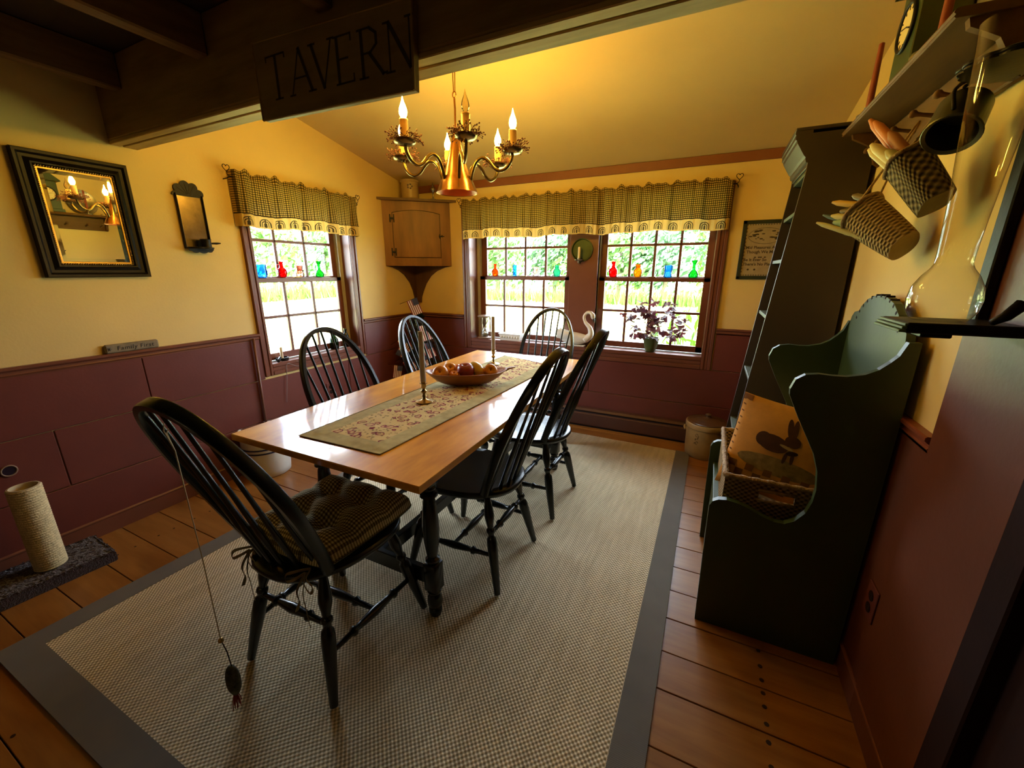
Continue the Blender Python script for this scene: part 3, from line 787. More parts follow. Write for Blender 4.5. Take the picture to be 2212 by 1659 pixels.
m = MB(); m.tube([(.212, 0, .072), (.232, 0, .080), (.255, 0, .084), (.268, 0, .084)], [.016, .011, .008, .004], 10, flat=(1.3, .55)); m.build('handle', M_bowl, bowl, 60)
def apple_mat(name, c1, c2):
    mt, nt, p = base(name)
    if nt is None: return mt
    v = coords(nt, (1, 1, 1), 'Object'); nt.links.new(ramp(nt, noise(nt, v, 30, 3), c1, c2), p.inputs['Base Color'])
    p.inputs['Roughness'].default_value = .32; return mt
MA = apple_mat('golden_skin', (.58, .22, .03), (.74, .36, .07)); MR = apple_mat('red_skin', (.20, .014, .012), (.34, .045, .025)); MO = apple_mat('orange_skin', (.55, .16, .02), (.62, .22, .035)); MY = apple_mat('yellow_skin', (.58, .36, .05), (.68, .48, .12))
aprof = [(.003, -.030), (.010, -.036), (.020, -.036), (.030, -.028), (.037, -.010), (.039, .008), (.035, .022), (.026, .031), (.016, .032), (.008, .027), (.003, .018)]
def fruit(kind, px, py, depth, r, tilt, mt, label, cat):
    # depth: sideways offset across the bowl; pixel gives the direction to the bowl's line
    Mw = Matrix.Translation(bc) @ Matrix.Rotation(ba, 4, 'Z')
    n = Mw.to_3x3() @ Vector((0, 1, 0)); d = ray(px, py); o = Mw @ Vector((0, depth, 0))
    t = (o-CAM).dot(n)/d.dot(n); c = CAM+d*t
    ob = thing(kind, label, cat, c, group='fruit in the dough bowl')
    s = r*1.1/.039; dv = Vector(tilt).normalized()
    if kind == 'pear':
        pr = [(.002, -.045), (.018, -.043), (.030, -.03), (.034, -.012), (.029, .008), (.019, .026), (.013, .040), (.008, .047), (.002, .049)]
    elif kind == 'squash': pr = [(.002, -.05), (.014, -.046), (.026, -.03), (.033, -.005), (.030, .02), (.020, .038), (.010, .046), (.002, .048)]
    else: pr = aprof
    MB().lathe([(a*s, b*s) for a, b in pr], 20, (0, 0, 0), dv).build('flesh', mt, ob, 180)
    base_ = dv*(.018*s if kind == 'apple' else .047*s)
    if kind == 'apple':MB().tube([base_*.6, base_*1.0, base_*1.35+Vector((.003, 0, 0))], [.0018, .0014, .0016], 6).build('stem', M_darkbrown, ob, 180)
    return ob
toc = (CAM-bc).normalized()
fruit('apple', 952, 808, -.012, .040, toc+Vector((-.25, .1, .35)), MA, 'golden apple with its stem dimple showing at the left end of the bowl', 'apple')
fruit('apple', 972, 800, .045, .036, toc+Vector((.1, .2, .9)), MA, 'golden apple tucked behind the leftmost apple in the bowl', 'apple')
fruit('apple', 982, 814, -.030, .030, Vector((.1, -.2, 1)), MO, 'small orange fruit at the front of the bowl beside the red apple', 'apple')
fruit('apple', 992, 800, .040, .032, Vector((.3, .3, 1)), MO, 'orange fruit half hidden behind the red apple', 'apple')
fruit('apple', 1006, 802, -.010, .043, Vector((.05, -.15, 1)), MR, 'dark red apple in the middle of the dough bowl', 'apple')
fruit('squash', 1031, 799, .010, .038, Vector((.75, .1, -.75)), MY, 'yellow gourd leaning beside the red apple', 'gourd')
fruit('apple', 1059, 802, 0, .036, toc+Vector((-.05, .1, .25)), MA, 'golden apple at the right end of the bowl near its handle', 'apple')

# ================================================================== chandelier
CC = Vector((-1.145, 1.76, 0))
chd = thing('chandelier', 'six-armed brass candle chandelier over the dining table', 'chandelier', (CC.x, CC.y, 1.715))
M_copper = paint('aged_copper', (.40, .19, .065), .22, .25, 9, .03, 60, metal=1.0)
M_cone_lit = plain('copper_inside_lit', (.85, .22, .06), .4)  # bright orange-red stands for light reflected inside the cone
cz = CC.z
M_arm = paint('dark_brass', (.26, .19, .075), .26, .2, 12, .02, 90, metal=1.0)
cone = [(.098, 1.715), (.094, 1.722), (.084, 1.748), (.070, 1.775), (.058, 1.80), (.046, 1.84), (.034, 1.885), (.024, 1.925), (.015, 1.955), (.010, 1.965), (.012, 1.972), (.006, 1.98), (.004, 1.99)]
m = MB(); m.lathe(cone+[], 36, (CC.x, CC.y, 0), cap=False, scal=None); m.build('cone', M_copper, chd, 60, world=True)
m = MB(); m.lathe([(.096, 1.7165), (.080, 1.748), (.064, 1.775), (.040, 1.84), (.016, 1.92)], 36, (CC.x, CC.y, 0), cap=False); m.build('cone_lining', M_cone_lit, chd, 60, world=True)
m = MB(); m.tube([(CC.x, CC.y, 1.985), (CC.x+.002, CC.y, 2.06), (CC.x, CC.y, 2.105)], .0045, 8)
m.tube([(CC.x+.009*sin(a), CC.y, 2.115+.012*cos(a)+.004) for a in [2*pi*k/14 for k in range(14)]], .0025, 6, closed=True)
m.tube([(CC.x-.003, CC.y, 2.125), (CC.x-.006, CC.y, 2.3), (CC.x-.003, CC.y, ceil_z(CC.y)-.01)], .0025, 6); m.tube([(CC.x+.004, CC.y, 2.125), (CC.x+.010, CC.y, 2.3), (CC.x+.003, CC.y, ceil_z(CC.y)-.01)], .0025, 6)
m.build('hanging_rod', M_copper, chd, 60, world=True)
MB().lathe([(.05, -.012), (.05, -.004), (.03, 0)], 20, (CC.x, CC.y, ceil_z(CC.y)-.008)).build('ceiling_cap', M_copper, chd, 60, world=True)
M_bulb = plain('lit_bulb', (1, .6, .2), .3, emit=BULB_COLOR, estr=BULB_STRENGTH)
M_bulb0 = clearglass('clear_bulb', (.95, .85, .65), .08, 1.3)
M_wax = paint('ivory_sleeve', (.80, .55, .25), .5, .08)
M_twig = paint('twig_brown', (.09, .035, .015), .8); M_berry = paint('dried_berry', (.14, .035, .015), .6)
bprof = [(.008, 0), (.011, .004), (.018, .018), (.0195, .030), (.017, .044), (.011, .060), (.006, .072), (.003, .084), (.001, .095)]
def wreath(R, r, n, seed):
    rnd = random.Random(seed); m = MB(); b = MB()
    for k in range(n):
        a = rnd.uniform(0, 2*pi); p = Vector((R*cos(a), R*sin(a), rnd.uniform(0, .012)))
        d = Vector((cos(a+rnd.uniform(-1.2, 1.2)), sin(a+rnd.uniform(-1.2, 1.2)), rnd.uniform(-.35, .8))).normalized()*rnd.uniform(.5, 1)*r
        q = p+d; m.tube([p, p+d*.5+Vector((0, 0, .004)), q], .0009, 4, cap=False); b.ball(q, rnd.uniform(.0026, .0042), 6, 4)
        if k % 2: b.ball(p+d*.5+Vector((0, 0, .005)), .003, 6, 4)
    m.tube([(R*cos(2*pi*k/16), R*sin(2*pi*k/16), .004) for k in range(16)], .004, 5, closed=True)
    return m, b
w1, w2 = wreath(.036, .046, 84, 3)
wr = w1.build('berry_wreath', M_twig, chd, 180); wb_ = w2.build('berries', M_berry, wr, 180); wb_['kind'] = 'stuff'; wr['kind'] = 'stuff'
firstw = True
for k in range(6):
    a = radians(12+60*k); d = Vector((cos(a), sin(a), 0)); o = Vector((CC.x, CC.y, 0))
    P = [(.066, 1.752), (.078, 1.80), (.098, 1.842), (.128, 1.858), (.158, 1.842), (.185, 1.812), (.213, 1.800), (.243, 1.812), (.262, 1.838), (.27, 1.866)]
    arm = MB().tube(spline([o+d*r+Vector((0, 0, z)) for r, z in P], 5), .0075, 10).build('arm', M_arm, chd, 180, world=True)
    c = o+d*.27
    MB().lathe([(.008, 1.862), (.030, 1.866), (.043, 1.872), (.047, 1.880), (.045, 1.880), (.030, 1.873), (.005, 1.872)], 22, c).build('drip_pan', M_arm, arm, 60, world=True)
    MB().lathe([(.0175, 1.873), (.0175, 1.94), (.0168, 1.955), (.019, 1.957), (.0165, 1.962), (.006, 1.963)], 16, c).build('candle_sleeve', M_wax, arm, 60, world=True)
    MB().lathe([(a*.86, b*.86) for a, b in bprof], 14, c+Vector((0, 0, 1.962))).build('bulb', M_bulb0 if k == 5 else M_bulb, arm, 180, world=True)
    if k == 0: wr.parent = arm; ww = wr
    else: ww = dup(wr, arm)
    loc = c+Vector((0, 0, 1.882)); Mi = Matrix.Translation(chd.location).inverted()
    ww.location = Mi @ loc; ww.rotation_euler = (0, 0, k*1.1)
w3, w4 = wreath(.012, .032, 16, 9)
tw = w3.build('berry_wreath', M_twig, chd, 180); w4.build('berries', M_berry, tw, 180)['kind'] = 'stuff'; tw['kind'] = 'stuff'; tw.location = (0, 0, 1.975-1.715)

# ================================================================== left wall things
# mirror
M_black = paint('black_frame', (.007, .005, .004), .42, .3, 15, .05, 60, spec=.22)
mir = thing('wall_mirror', 'black-framed mirror with a gold rope edge on the left wall', 'mirror', (LW, .985, 1.327))
y0, y1, z0, z1 = .787, 1.182, 1.327, 1.872
def ringframe(parent, nm, mat, steps):
    """steps: (inset, height off wall) from outside in; mitred ring"""
    m = MB(); vs = []; fs = []
    for ins, h in steps:
        for (yy, zz) in ((y0+ins, z0+ins), (y1-ins, z0+ins), (y1-ins, z1-ins), (y0+ins, z1-ins)): vs.append((LW+h, yy, zz))
    for i in range(len(steps)-1):
        for k in range(4): j = (k+1) % 4; fs.append((i*4+k, i*4+j, (i+1)*4+j, (i+1)*4+k))
    m.add(vs, fs); return m.build(nm, mat, parent, 30, world=True)
ringframe(mir, 'frame', M_black, [(0, .002), (0, .026), (.004, .032), (.014, .030), (.022, .020), (.034, .018), (.044, .024), (.050, .030), (.056, .028), (.058, .012)])
m = MB()
iy0, iy1, iz0, iz1 = y0+.062, y1-.062, z0+.062, z1-.062
n = 0
for (a, b) in (((iy0, iz0), (iy1, iz0)), ((iy1, iz0), (iy1, iz1)), ((iy1, iz1), (iy0, iz1)), ((iy0, iz1), (iy0, iz0))):
    L = sqrt((b[0]-a[0])**2+(b[1]-a[1])**2); q = int(L/.0085)
    dy, dz = (b[0]-a[0])/L, (b[1]-a[1])/L
    for k in range(q):
        t = (k+.5)/q; c = Vector((LW+.017, a[0]+(b[0]-a[0])*t, a[1]+(b[1]-a[1])*t))
        Mr = Matrix.Rotation(0, 3, 'X'); e = Vector((0, dy*.7-dz*.7, dz*.7+dy*.7))
        x_, y_, z_ = frame(e, (1, 0, 0)); Mr = Matrix((x_, y_, z_)).transposed()
        m.ball(c, .0055, 6, 5, (.55, .8, 1.15), Mr)
m.build('rope_edge', M_brass, mir, 180, world=True)
ringframe(mir, 'gold_liner', M_brass, [(.066, .010), (.066, .014), (.072, .013), (.074, .009)])
M_mirror = plain('mirror_glass', (.86, .88, .84), .01, 1.0)
MB().box(LW+.004, LW+.009, y0+.07, y1-.07, z0+.07, z1-.07).build('mirror_pane', M_mirror, mir, world=True)
ringframe(mir, 'bevel', plain('mirror_bevel', (.8, .82, .75), .03, 1.0), [(.072, .0092), (.088, .0098)])
# tin candle sconce
M_tin = paint('dull_tin', (.32, .24, .13), .20, .3, 12, .03, 40, metal=1.0)
sc = thing('tin_candle_sconce', 'tin wall sconce with scalloped black crest between mirror and window', 'sconce', (LW, 1.452, 1.455))
MB().box(LW+.002, LW+.007, 1.385, 1.518, 1.49, 1.775, .002).build('back_plate', M_tin, sc, world=True)
MB().box(LW+.002, LW+.020, 1.381, 1.387, 1.485, 1.78, .002).build('side_rim', M_blackmetal, sc, world=True)
MB().box(LW+.002, LW+.020, 1.516, 1.522, 1.485, 1.78, .002).build('side_rim', M_blackmetal, sc, world=True)
poly = []
for k in range(81):
    a = pi*k/80; r = .068+.016*abs(sin(a*4.5))**.7; poly.append((1.452+r*cos(a)-.0, 1.768+r*sin(a)))
m = MB(); m.prism(poly, (LW+.004, 0, 0), (0, 1, 0), (0, 0, 1), (1, 0, 0), .006)
for k in range(1, 9):
    a = pi*k/9; m.tube([(LW+.011, 1.452+.01*cos(a), 1.772+.01*sin(a)), (LW+.011, 1.452+.07*cos(a), 1.768+.07*sin(a))], .0012, 4)
m.build('scalloped_crest', M_blackmetal, sc, world=True)
poly = [(0, -.07)]
for k in range(41):
    a = -pi/2+pi*k/40; r = .064+.006*abs(sin(a*4.5+pi/4)); poly.append((r*cos(a)*1.25+.004, r*sin(a)))
poly.append((0, .07))
MB().prism(poly, (LW+.002, 1.452, 1.483), (1, 0, 0), (0, 1, 0), (0, 0, 1), .005).build('drip_tray', M_blackmetal, sc, world=True)
poly2 = [(1.452-.068, 1.492)]+[(1.452-.068*cos(pi*k/60), 1.490-(.026+.007*abs(sin(pi*k/60*4.5)))*sin(pi*k/60)**.6) for k in range(61)]+[(1.452+.068, 1.492)]
MB().prism(poly2, (LW+.030, 0, 0), (0, 1, 0), (0, 0, 1), (1, 0, 0), .006).build('scalloped_apron', M_blackmetal, sc, world=True)
pts = [Vector((LW+.004+p[0], 1.452+p[1], 1.489)) for p in poly[1:-1]]
m = MB().tube(pts, .0035, 6); m.build('tray_rim', M_blackmetal, sc, 180, world=True)
m = MB(); m.lathe([(.011, 1.488), (.018, 1.492), (.017, 1.50), (.0175, 1.535), (.020, 1.537), (.0175, 1.538), (.015, 1.53), (.015, 1.505)], 16, (LW+.05, 1.475, 0), cap=False, sx=1.5, sy=1.5)
m.tube([(LW+.06, 1.500, 1.515), (LW+.065, 1.525, 1.516), (LW+.07, 1.545, 1.518)], [.005, .006, .003], 6); m.build('candle_cup', M_blackmetal, sc, 60, world=True)
# FAMILY FIRST block
M_signw = paint('weathered_block', (.20, .16, .095), .7, .3, 30); M_ink = plain('black_ink', (.012, .010, .008), .7)
fb = thing('wood_sign', 'small wooden block lettered Family First standing on the chair rail', 'sign', (LW+.013, 1.03, .944))
MB().box(LW+.001, LW+.022, .917, 1.146, .9445, .990, .006).build('block', M_signw, fb, world=True)
Mt = Matrix(((0, 0, 1, .0098), (1, 0, 0, .012), (0, 1, 0, .0145), (0, 0, 0, 1)))
text_mesh('lettering', 'Family First', .030, M_ink, fb, Mt, .0004, .15, spacing=1.12)
m = MB()
for k in range(6): a = pi*k/3; m.tube([(.0098, -.098, .023), (.0099, -.098+.010*cos(a), .023+.010*sin(a))], .0014, 4)
m.build('star', M_ink, fb)
# dowel
dwp = on_x(574, 908, -2.757); dwt = Vector((-2.754, 1.667, .918))
dw = MB().tube([dwt, dwt+(dwp-dwt)*((.918-.006)/(.918-dwp.z))], .0085, 10).build('wooden_dowel', wood('dowel_wood', (.14, .05, .03), (.2, .08, .045), (8, 8, 1), 3), None, 180)
tag(dw, 'thin red-brown wooden rod leaning on the wainscot beside the left window', 'rod')
def outlet(loc, axis, label):
    t = thing('wall_outlet', label, 'outlet', loc, group='duplex outlets on the wainscot')
    def bx(m, u0, u1, v0, v1, d0, d1, b=0):
        if axis == 'L': m.box(d0, d1, u0, u1, v0, v1, b)
        else: m.box(-d1, -d0, u0, u1, v0, v1, b)
        return m
    bx(MB(), -.036, .036, 0, .114, 0, .006, .002).build('cover_plate', M_maroon, t)
    for v in (.036, .078):
        m = MB(); m.lathe([(.0165, 0), (.0165, .0022)], 16, (.0055 if axis == 'L' else -.0055, 0, v), (1 if axis == 'L' else -1, 0, 0)); r = m.build('receptacle', M_darkbrown, t)
        bx(MB(), -.009, -.006, v-.006, v+.006, .0078, .0084).build('slot', M_ink, r); bx(MB(), .006, .009, v-.006, v+.006, .0078, .0084).build('slot', M_ink, r)
outlet((LW+BD, 1.075, .347), 'L', 'maroon duplex outlet behind the near chair bow')
outlet((LW+BD, 2.235, .352), 'L', 'maroon duplex outlet below the left window')
outlet((RW-BD, 1.408, .315), 'R', 'red duplex outlet on the right wall beside the green settle')
# dark round grommet on the left wall
gp = on_x(19, 1017, LW+BD)
g = thing('cable_grommet', 'round dark grommet in the maroon wainscot above the scratching post', 'grommet', gp)
MB().tube([(.003, .024*cos(2*pi*k/24), .024*sin(2*pi*k/24)) for k in range(24)], .0035, 6, closed=True).build('rim', paint('tan_ring', (.25, .16, .10), .5), g, 180)
MB().lathe([(.022, 0), (.022, .003)], 20, (0, 0, 0), (1, 0, 0)).build('plug', plain('purple_black', (.012, .004, .014), .4), g)
# white crock with blue bands
def crock(name, label, c, prof, mat, seg=36):
    t = thing(name, label, 'crock', c); MB().lathe(prof, seg).build('body', mat, t, 50); return t
cc = on_z(583, 1016, 0)
ck = crock('stoneware_crock', 'white stoneware crock with two blue bands under the table corner', (cc.x, cc.y, 0), [(.128, 0), (.136, .006), (.140, .05), (.142, .25), (.140, .285), (.149, .29), (.149, .318), (.142, .322), (.132, .318), (.130, .03)], M_white)
M_blue = plain('cobalt', (.02, .025, .09), .4)
for z in (.205, .178): MB().lathe([(.1435, z), (.1435, z+.011)], 36, cap=False).build('band', M_blue, ck, 60)
# cat scratching post
cp = thing('scratching_post', 'cat scratching post wound in sisal on a purple carpet base', 'scratching post', (-2.60, .44, 0))
M_carp = paint('purple_plush', (.034, .012, .013), 1.0, .6, 70, 1.0, 160, sheen=.4)
bq = [Vector((-2.755, .10, 0)), Vector((-2.50, .10, 0)), Vector((-2.452, .655, 0)), Vector((-2.708, .668, 0))]
m = MB(); vs = []
for z, s in ((.0, .985), (.008, 1.0), (.045, 1.0), (.053, .975)):
    c_ = sum(bq, Vector())/4
    for p in bq: q = c_+(p-c_)*s; vs.append((q.x, q.y, z))
rj = random.Random(6)
m.grid(lambda u, v: (bq[0]*(1-u)*(1-v)+bq[1]*u*(1-v)+bq[2]*u*v+bq[3]*(1-u)*v)*1.0+Vector((rj.uniform(-.003, .003), rj.uniform(-.004, .004), .050+rj.uniform(-.004, .005)*(1 if .03 < u < .97 and .02 < v < .98 else -2.0))), 40, 80)
fs = [(3, 2, 1, 0)]
for i in range(3):
    for k in range(4): j = (k+1) % 4; fs.append((i*4+k, i*4+j, i*4+4+j, i*4+4+k))
m.add(vs, fs).build('carpet_base', M_carp, cp, 40, world=True)
M_sis = paint('sisal_rope', (.66, .55, .31), .9, .25, 60, .5, 160)
prof = []
nr = 36
for k in range(nr*3+1):
    t = k/(nr*3); prof.append((.0495+.0052*abs(sin(pi*nr*t)), .054+.40*t))
m = MB(); m.lathe(prof, 30, (-2.590, .478, 0), cap=False); m.build('sisal_winding', M_sis, cp, 180, world=True)
m = MB(); m.lathe([(.050, .452), (.050, .456), (.044, .457), (.042, .452), (.040, .40), (.0, .40)], 30, (-2.590, .478, 0), cap=False); m.build('post_tube', paint('card_tube', (.50, .40, .24), .8), cp, 50, world=True)

# ================================================================== valances and rods
M_vg = gingham('valance_check', (.036, .028, .008), (.135, .095, .026), (.52, .345, .09), 62, 'UV', thin=.15)
def willow_mat():
    mt, nt, p = base('willow_border')
    tc = node(nt, 'ShaderNodeTexCoord'); sp = node(nt, 'ShaderNodeSeparateXYZ'); nt.links.new(tc.outputs['UV'], sp.inputs[0])
    def mth(op, a, b=None, c=None):
        n = node(nt, 'ShaderNodeMath', operation=op)
        for i, x in enumerate((a, b, c)):
            if x is None: continue
            if isinstance(x, (int, float)): n.inputs[i].default_value = x
            else: nt.links.new(x, n.inputs[i])
        return n.outputs[0]
    u = mth('SUBTRACT', mth('FRACT', mth('MULTIPLY', sp.outputs[0], 1/.105)), .5)
    u = mth('MULTIPLY', u, .105)
    v = mth('SUBTRACT', sp.outputs[1], .030)
    vv = mth('MAXIMUM', v, 0.0)
    d = mth('SQRT', mth('ADD', mth('MULTIPLY', u, u), mth('MULTIPLY', vv, vv)))
    rings = mth('GREATER_THAN', mth('SINE', mth('MULTIPLY', d, 2*pi/.0125)), .1)
    ins = mth('MULTIPLY', mth('LESS_THAN', d, .035), mth('GREATER_THAN', v, -.020))
    trunk = mth('MULTIPLY', mth('LESS_THAN', mth('ABSOLUTE', u), .0022), mth('GREATER_THAN', v, -.022))
    k = mth('MINIMUM', mth('ADD', mth('MULTIPLY', rings, ins), mth('MULTIPLY', trunk, mth('LESS_THAN', d, .026))), 1.0)
    mx = node(nt, 'ShaderNodeMixRGB'); nt.links.new(k, mx.inputs[0]); mx.inputs[1].default_value = (.56, .38, .11, 1); mx.inputs[2].default_value = (.06, .045, .018, 1)
    nt.links.new(mx.outputs[0], p.inputs['Base Color']); p.inputs['Roughness'].default_value = .9; p.inputs['Specular IOR Level'].default_value = .1
    out = nt.nodes['Material Output']; tl = node(nt, 'ShaderNodeBsdfTranslucent'); nt.links.new(mx.outputs[0], tl.inputs[0])
    ms = node(nt, 'ShaderNodeMixShader'); ms.inputs[0].default_value = .2; nt.links.new(p.outputs[0], ms.inputs[1]); nt.links.new(tl.outputs[0], ms.inputs[2]); nt.links.new(ms.outputs[0], out.inputs[0])
    return mt
M_will = willow_mat(); M_band = plain('dark_tape', (.035, .028, .012), .9)
def valance(label, axis, a0, a1, plane, sgn, seed, zt0, zt1, zb0, zb1, off=.070):
    rnd = random.Random(seed); L = a1-a0
    ph = [(rnd.uniform(0, 6.28), f, am) for f, am in ((17, .008), (29, .008), (43, .006), (7, .005), (88, .004))]
    def wv(s): return sum(am*sin(f*s*2+p) for p, f, am in ph)
    def hem(s): return .006*sin(s*9+seed)+.004*sin(s*23)
    t = thing('window_valance', label, 'valance', (plane, (a0+a1)/2, zb0) if axis == 'y' else ((a0+a1)/2, plane, zb0))
    zr0, zr1 = zt0-.035, zt1-.035
    def P(u, z, amp, flare=0):
        s = u*L; n = off+wv(s)*amp
        # ends wrap back to the wall
        e = min(u, 1-u)*L
        if e < .015: n = n*(e/.015)*.6+.010+(.4*n*(e/.015))
        a = a0+s
        return Vector((plane+sgn*n, a, z)) if axis == 'y' else Vector((a, plane+sgn*n, z))
    zr = lambda u: zr0+(zr1-zr0)*u; zb = lambda u: zb0+(zb1-zb0)*u+hem(u*L)
    NU = int(L*150)
    HB = .078
    m = MB(); m.grid(lambda u, v: P(u, zr(u)-(zr(u)-zb(u)-HB)*v, .45+.85*v), NU, 8, lambda u, v: (u*L*1.25, v*.24)); m.build('skirt', M_vg, t, 180, world=True)
    m = MB(); m.grid(lambda u, v: P(u, zb(u)+HB-(HB)*v, 1.3+.25*v), NU, 4, lambda u, v: (u*L, HB*(1-v))); m.build('willow_border', M_will, t, 180, world=True)
    m = MB(); m.tube([P(k/NU, zb(k/NU)+HB, 1.33) for k in range(NU+1)], .0032, 5); m.build('border_tape', M_band, t, 180, world=True)
    m = MB(); m.grid(lambda u, v: P(u, zr(u)+(.044+.008*sin(u*L*63+seed)+.006*sin(u*L*97)+.006*sin(u*L*31))*v, .45+.5*sin(v*pi)*.6-.2*v), NU, 5, lambda u, v: (u*L*1.25, .3+v*.05)); m.build('ruffled_heading', M_vg, t, 180, world=True)
    r = thing('curtain_rod', 'thin black rod with heart finials carrying the valance over the '+label.split('over the ')[1], 'curtain rod', t.location)
    def Q(a, z, d): return Vector((plane+sgn*d, a, z)) if axis == 'y' else Vector((a, plane+sgn*d, z))
    m = MB().tube([Q(a0-.012, zr0+.004, off-.02), Q(a1+.012, zr1+.004, off-.02)], .004, 8); m.build('rod', M_blackmetal, r, 180, world=True)
    for (a, z, e) in ((a0-.012, zr0+.004, -1), (a1+.012, zr1+.004, 1)):
        m = MB(); m.tube([Q(a, z, off-.02), Q(a+e*.010, z-.012, .04), Q(a+e*.012, z-.014, .004)], .003, 6); m.build('bracket', M_blackmetal, r, 180, world=True)
        pts = []
        for k in range(25):
            q = 2*pi*k/24; hx = 16*sin(q)**3; hy = 13*cos(q)-5*cos(2*q)-2*cos(3*q)-cos(4*q)
            pts.append(Q(a+e*.012+hx*.0013, z+.045+hy*.0014, off-.02))
        m = MB().tube(pts, .0022, 6); m.tube([Q(a, z, off-.02), Q(a+e*.012, z+.012, off-.02), Q(a+e*.012, z+.024, off-.02)], .0022, 6); m.build('heart_finial', M_blackmetal, r, 180, world=True)
    return t
valance('checked valance with willow border over the single left window', 'y', 1.690, 2.672, LW, 1, 3, 1.945, 1.928, 1.630, 1.640)
valance('checked valance with willow border over the double window', 'x', -2.157, .048, BW, -1, 5, 1.965, 1.965, 1.645, 1.645, .075)

# ================================================================== corner cabinet
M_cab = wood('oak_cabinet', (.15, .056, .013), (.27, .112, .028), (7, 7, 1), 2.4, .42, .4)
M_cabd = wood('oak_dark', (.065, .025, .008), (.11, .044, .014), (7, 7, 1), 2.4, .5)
A = Vector((LW+.003, 3.018, 0)); B = Vector((-2.320, BW-.003, 0)); CCn = Vector((LW+.003, BW-.003, 0))
cab = thing('corner_cabinet', 'oak corner wall cabinet with arched door and tapered tail', 'cabinet', (CCn.x, CCn.y, 1.043))
ex = (B-A).normalized(); nrm = Vector((ex.y, -ex.x, 0)); WW = (B-A).length
def tri(z0, z1, a, b, nm, mat):
    m = MB(); vs = [(*a[:2], z0), (*b[:2], z0), (*CCn[:2], z0), (*a[:2], z1), (*b[:2], z1), (*CCn[:2], z1)]
    m.add(vs, [(0, 2, 1), (3, 4, 5), (0, 1, 4, 3), (1, 2, 5, 4), (2, 0, 3, 5)]); return m.build(nm, mat, cab, world=True)
ins_ = nrm*-.018
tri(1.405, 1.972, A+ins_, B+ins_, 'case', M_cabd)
# face frame with arched opening
def fp(s, z, d): return A+ex*s+nrm*d+Vector((0, 0, z))
D0, D1, ZB, ZT = .082, WW-.095, 1.478, 1.872
m = MB(); m.prism([(0, 1.405), (D0, 1.405), (D0, 1.972), (0, 1.972)], A-nrm*.018, ex, (0, 0, 1), nrm, .018); m.build('frame_stile', M_cab, cab, world=True)
m = MB(); m.prism([(D1, 1.405), (WW, 1.405), (WW, 1.972), (D1, 1.972)], A-nrm*.018, ex, (0, 0, 1), nrm, .018); m.build('frame_stile', M_cab, cab, world=True)
m = MB(); m.prism([(D0, 1.405), (D1, 1.405), (D1, ZB), (D0, ZB)], A-nrm*.018, ex, (0, 0, 1), nrm, .018); m.build('frame_rail', M_cab, cab, world=True)
arch = [(D0+(D1-D0)*k/20, ZT+.028*(1-((k-10)/10)**2)) for k in range(21)]
m = MB(); m.prism(arch+[(D1, 1.972), (D0, 1.972)], A-nrm*.018, ex, (0, 0, 1), nrm, .018); m.build('frame_rail', M_cab, cab, world=True)
e = .006
dpoly = [(D0+e, ZB+e), (D1-e, ZB+e)]+[(D1-e-(D1-D0-2*e)*k/20, ZT-e+.028*(1-((k-10)/10)**2)) for k in range(21)]
dr = MB().prism(dpoly, A-nrm*.014, ex, (0, 0, 1), nrm, .018).build('door', M_cab, cab, world=True)
for z in (1.822, 1.530):
    m = MB()
    for s in (D0-.022, D0+.012): m.box(s, s+.011, .001, .006, z-.035, z+.035, .002, Matrix.Translation(A) @ Matrix((( ex.x, nrm.x, 0, 0), (ex.y, nrm.y, 0, 0), (0, 0, 1, 0), (0, 0, 0, 1))))
    m.box(D0-.015, D0+.018, .001, .007, z-.008, z+.008, .002, Matrix.Translation(A) @ Matrix((( ex.x, nrm.x, 0, 0), (ex.y, nrm.y, 0, 0), (0, 0, 1, 0), (0, 0, 0, 1))))
    m.build('hinge', M_blackmetal, dr, world=True)
m = MB(); ML = Matrix.Translation(A) @ Matrix((( ex.x, nrm.x, 0, 0), (ex.y, nrm.y, 0, 0), (0, 0, 1, 0), (0, 0, 0, 1)))
m.box(D1-.018, D1+.034, .004, .012, 1.671, 1.679, .002, ML); m.box(D1-.012, D1-.004, .004, .010, 1.655, 1.695, .002, ML); m.box(D1+.010, D1+.016, .002, .014, 1.664, 1.688, .002, ML)
m.tube([fp(D1-.008, 1.676, .01), fp(D1-.008, 1.672, .025), fp(D1-.008, 1.655, .024)], .003, 6)
m.build('latch', M_blackmetal, dr, world=True)
a_ = Vector((LW+.003, 2.962, 0)); b_ = Vector((-2.245, BW-.003, 0))
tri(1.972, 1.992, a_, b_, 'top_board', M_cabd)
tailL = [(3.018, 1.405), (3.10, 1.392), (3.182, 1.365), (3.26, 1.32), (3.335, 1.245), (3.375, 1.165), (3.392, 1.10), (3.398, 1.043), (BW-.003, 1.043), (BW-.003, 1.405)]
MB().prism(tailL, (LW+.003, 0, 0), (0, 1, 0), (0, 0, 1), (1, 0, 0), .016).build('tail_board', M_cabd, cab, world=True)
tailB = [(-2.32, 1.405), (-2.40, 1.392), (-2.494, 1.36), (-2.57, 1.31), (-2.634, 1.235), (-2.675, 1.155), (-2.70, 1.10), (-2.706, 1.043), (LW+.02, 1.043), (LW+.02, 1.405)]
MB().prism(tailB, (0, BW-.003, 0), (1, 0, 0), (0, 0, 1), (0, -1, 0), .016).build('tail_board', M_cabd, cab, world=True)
p = on_z(886, 431, 1.9925)
sc_ = crock('small_crock', 'small tan stoneware crock on top of the corner cabinet', (p.x-.02, p.y+.03, 1.9925), [(.070, 0), (.076, .004), (.078, .02), (.077, .145), (.083, .15), (.083, .165), (.076, .168), (.070, .165), (.069, .02)], M_stone)
m = MB()
bd = (CAM-sc_.location); ang = atan2(bd.y, bd.x)
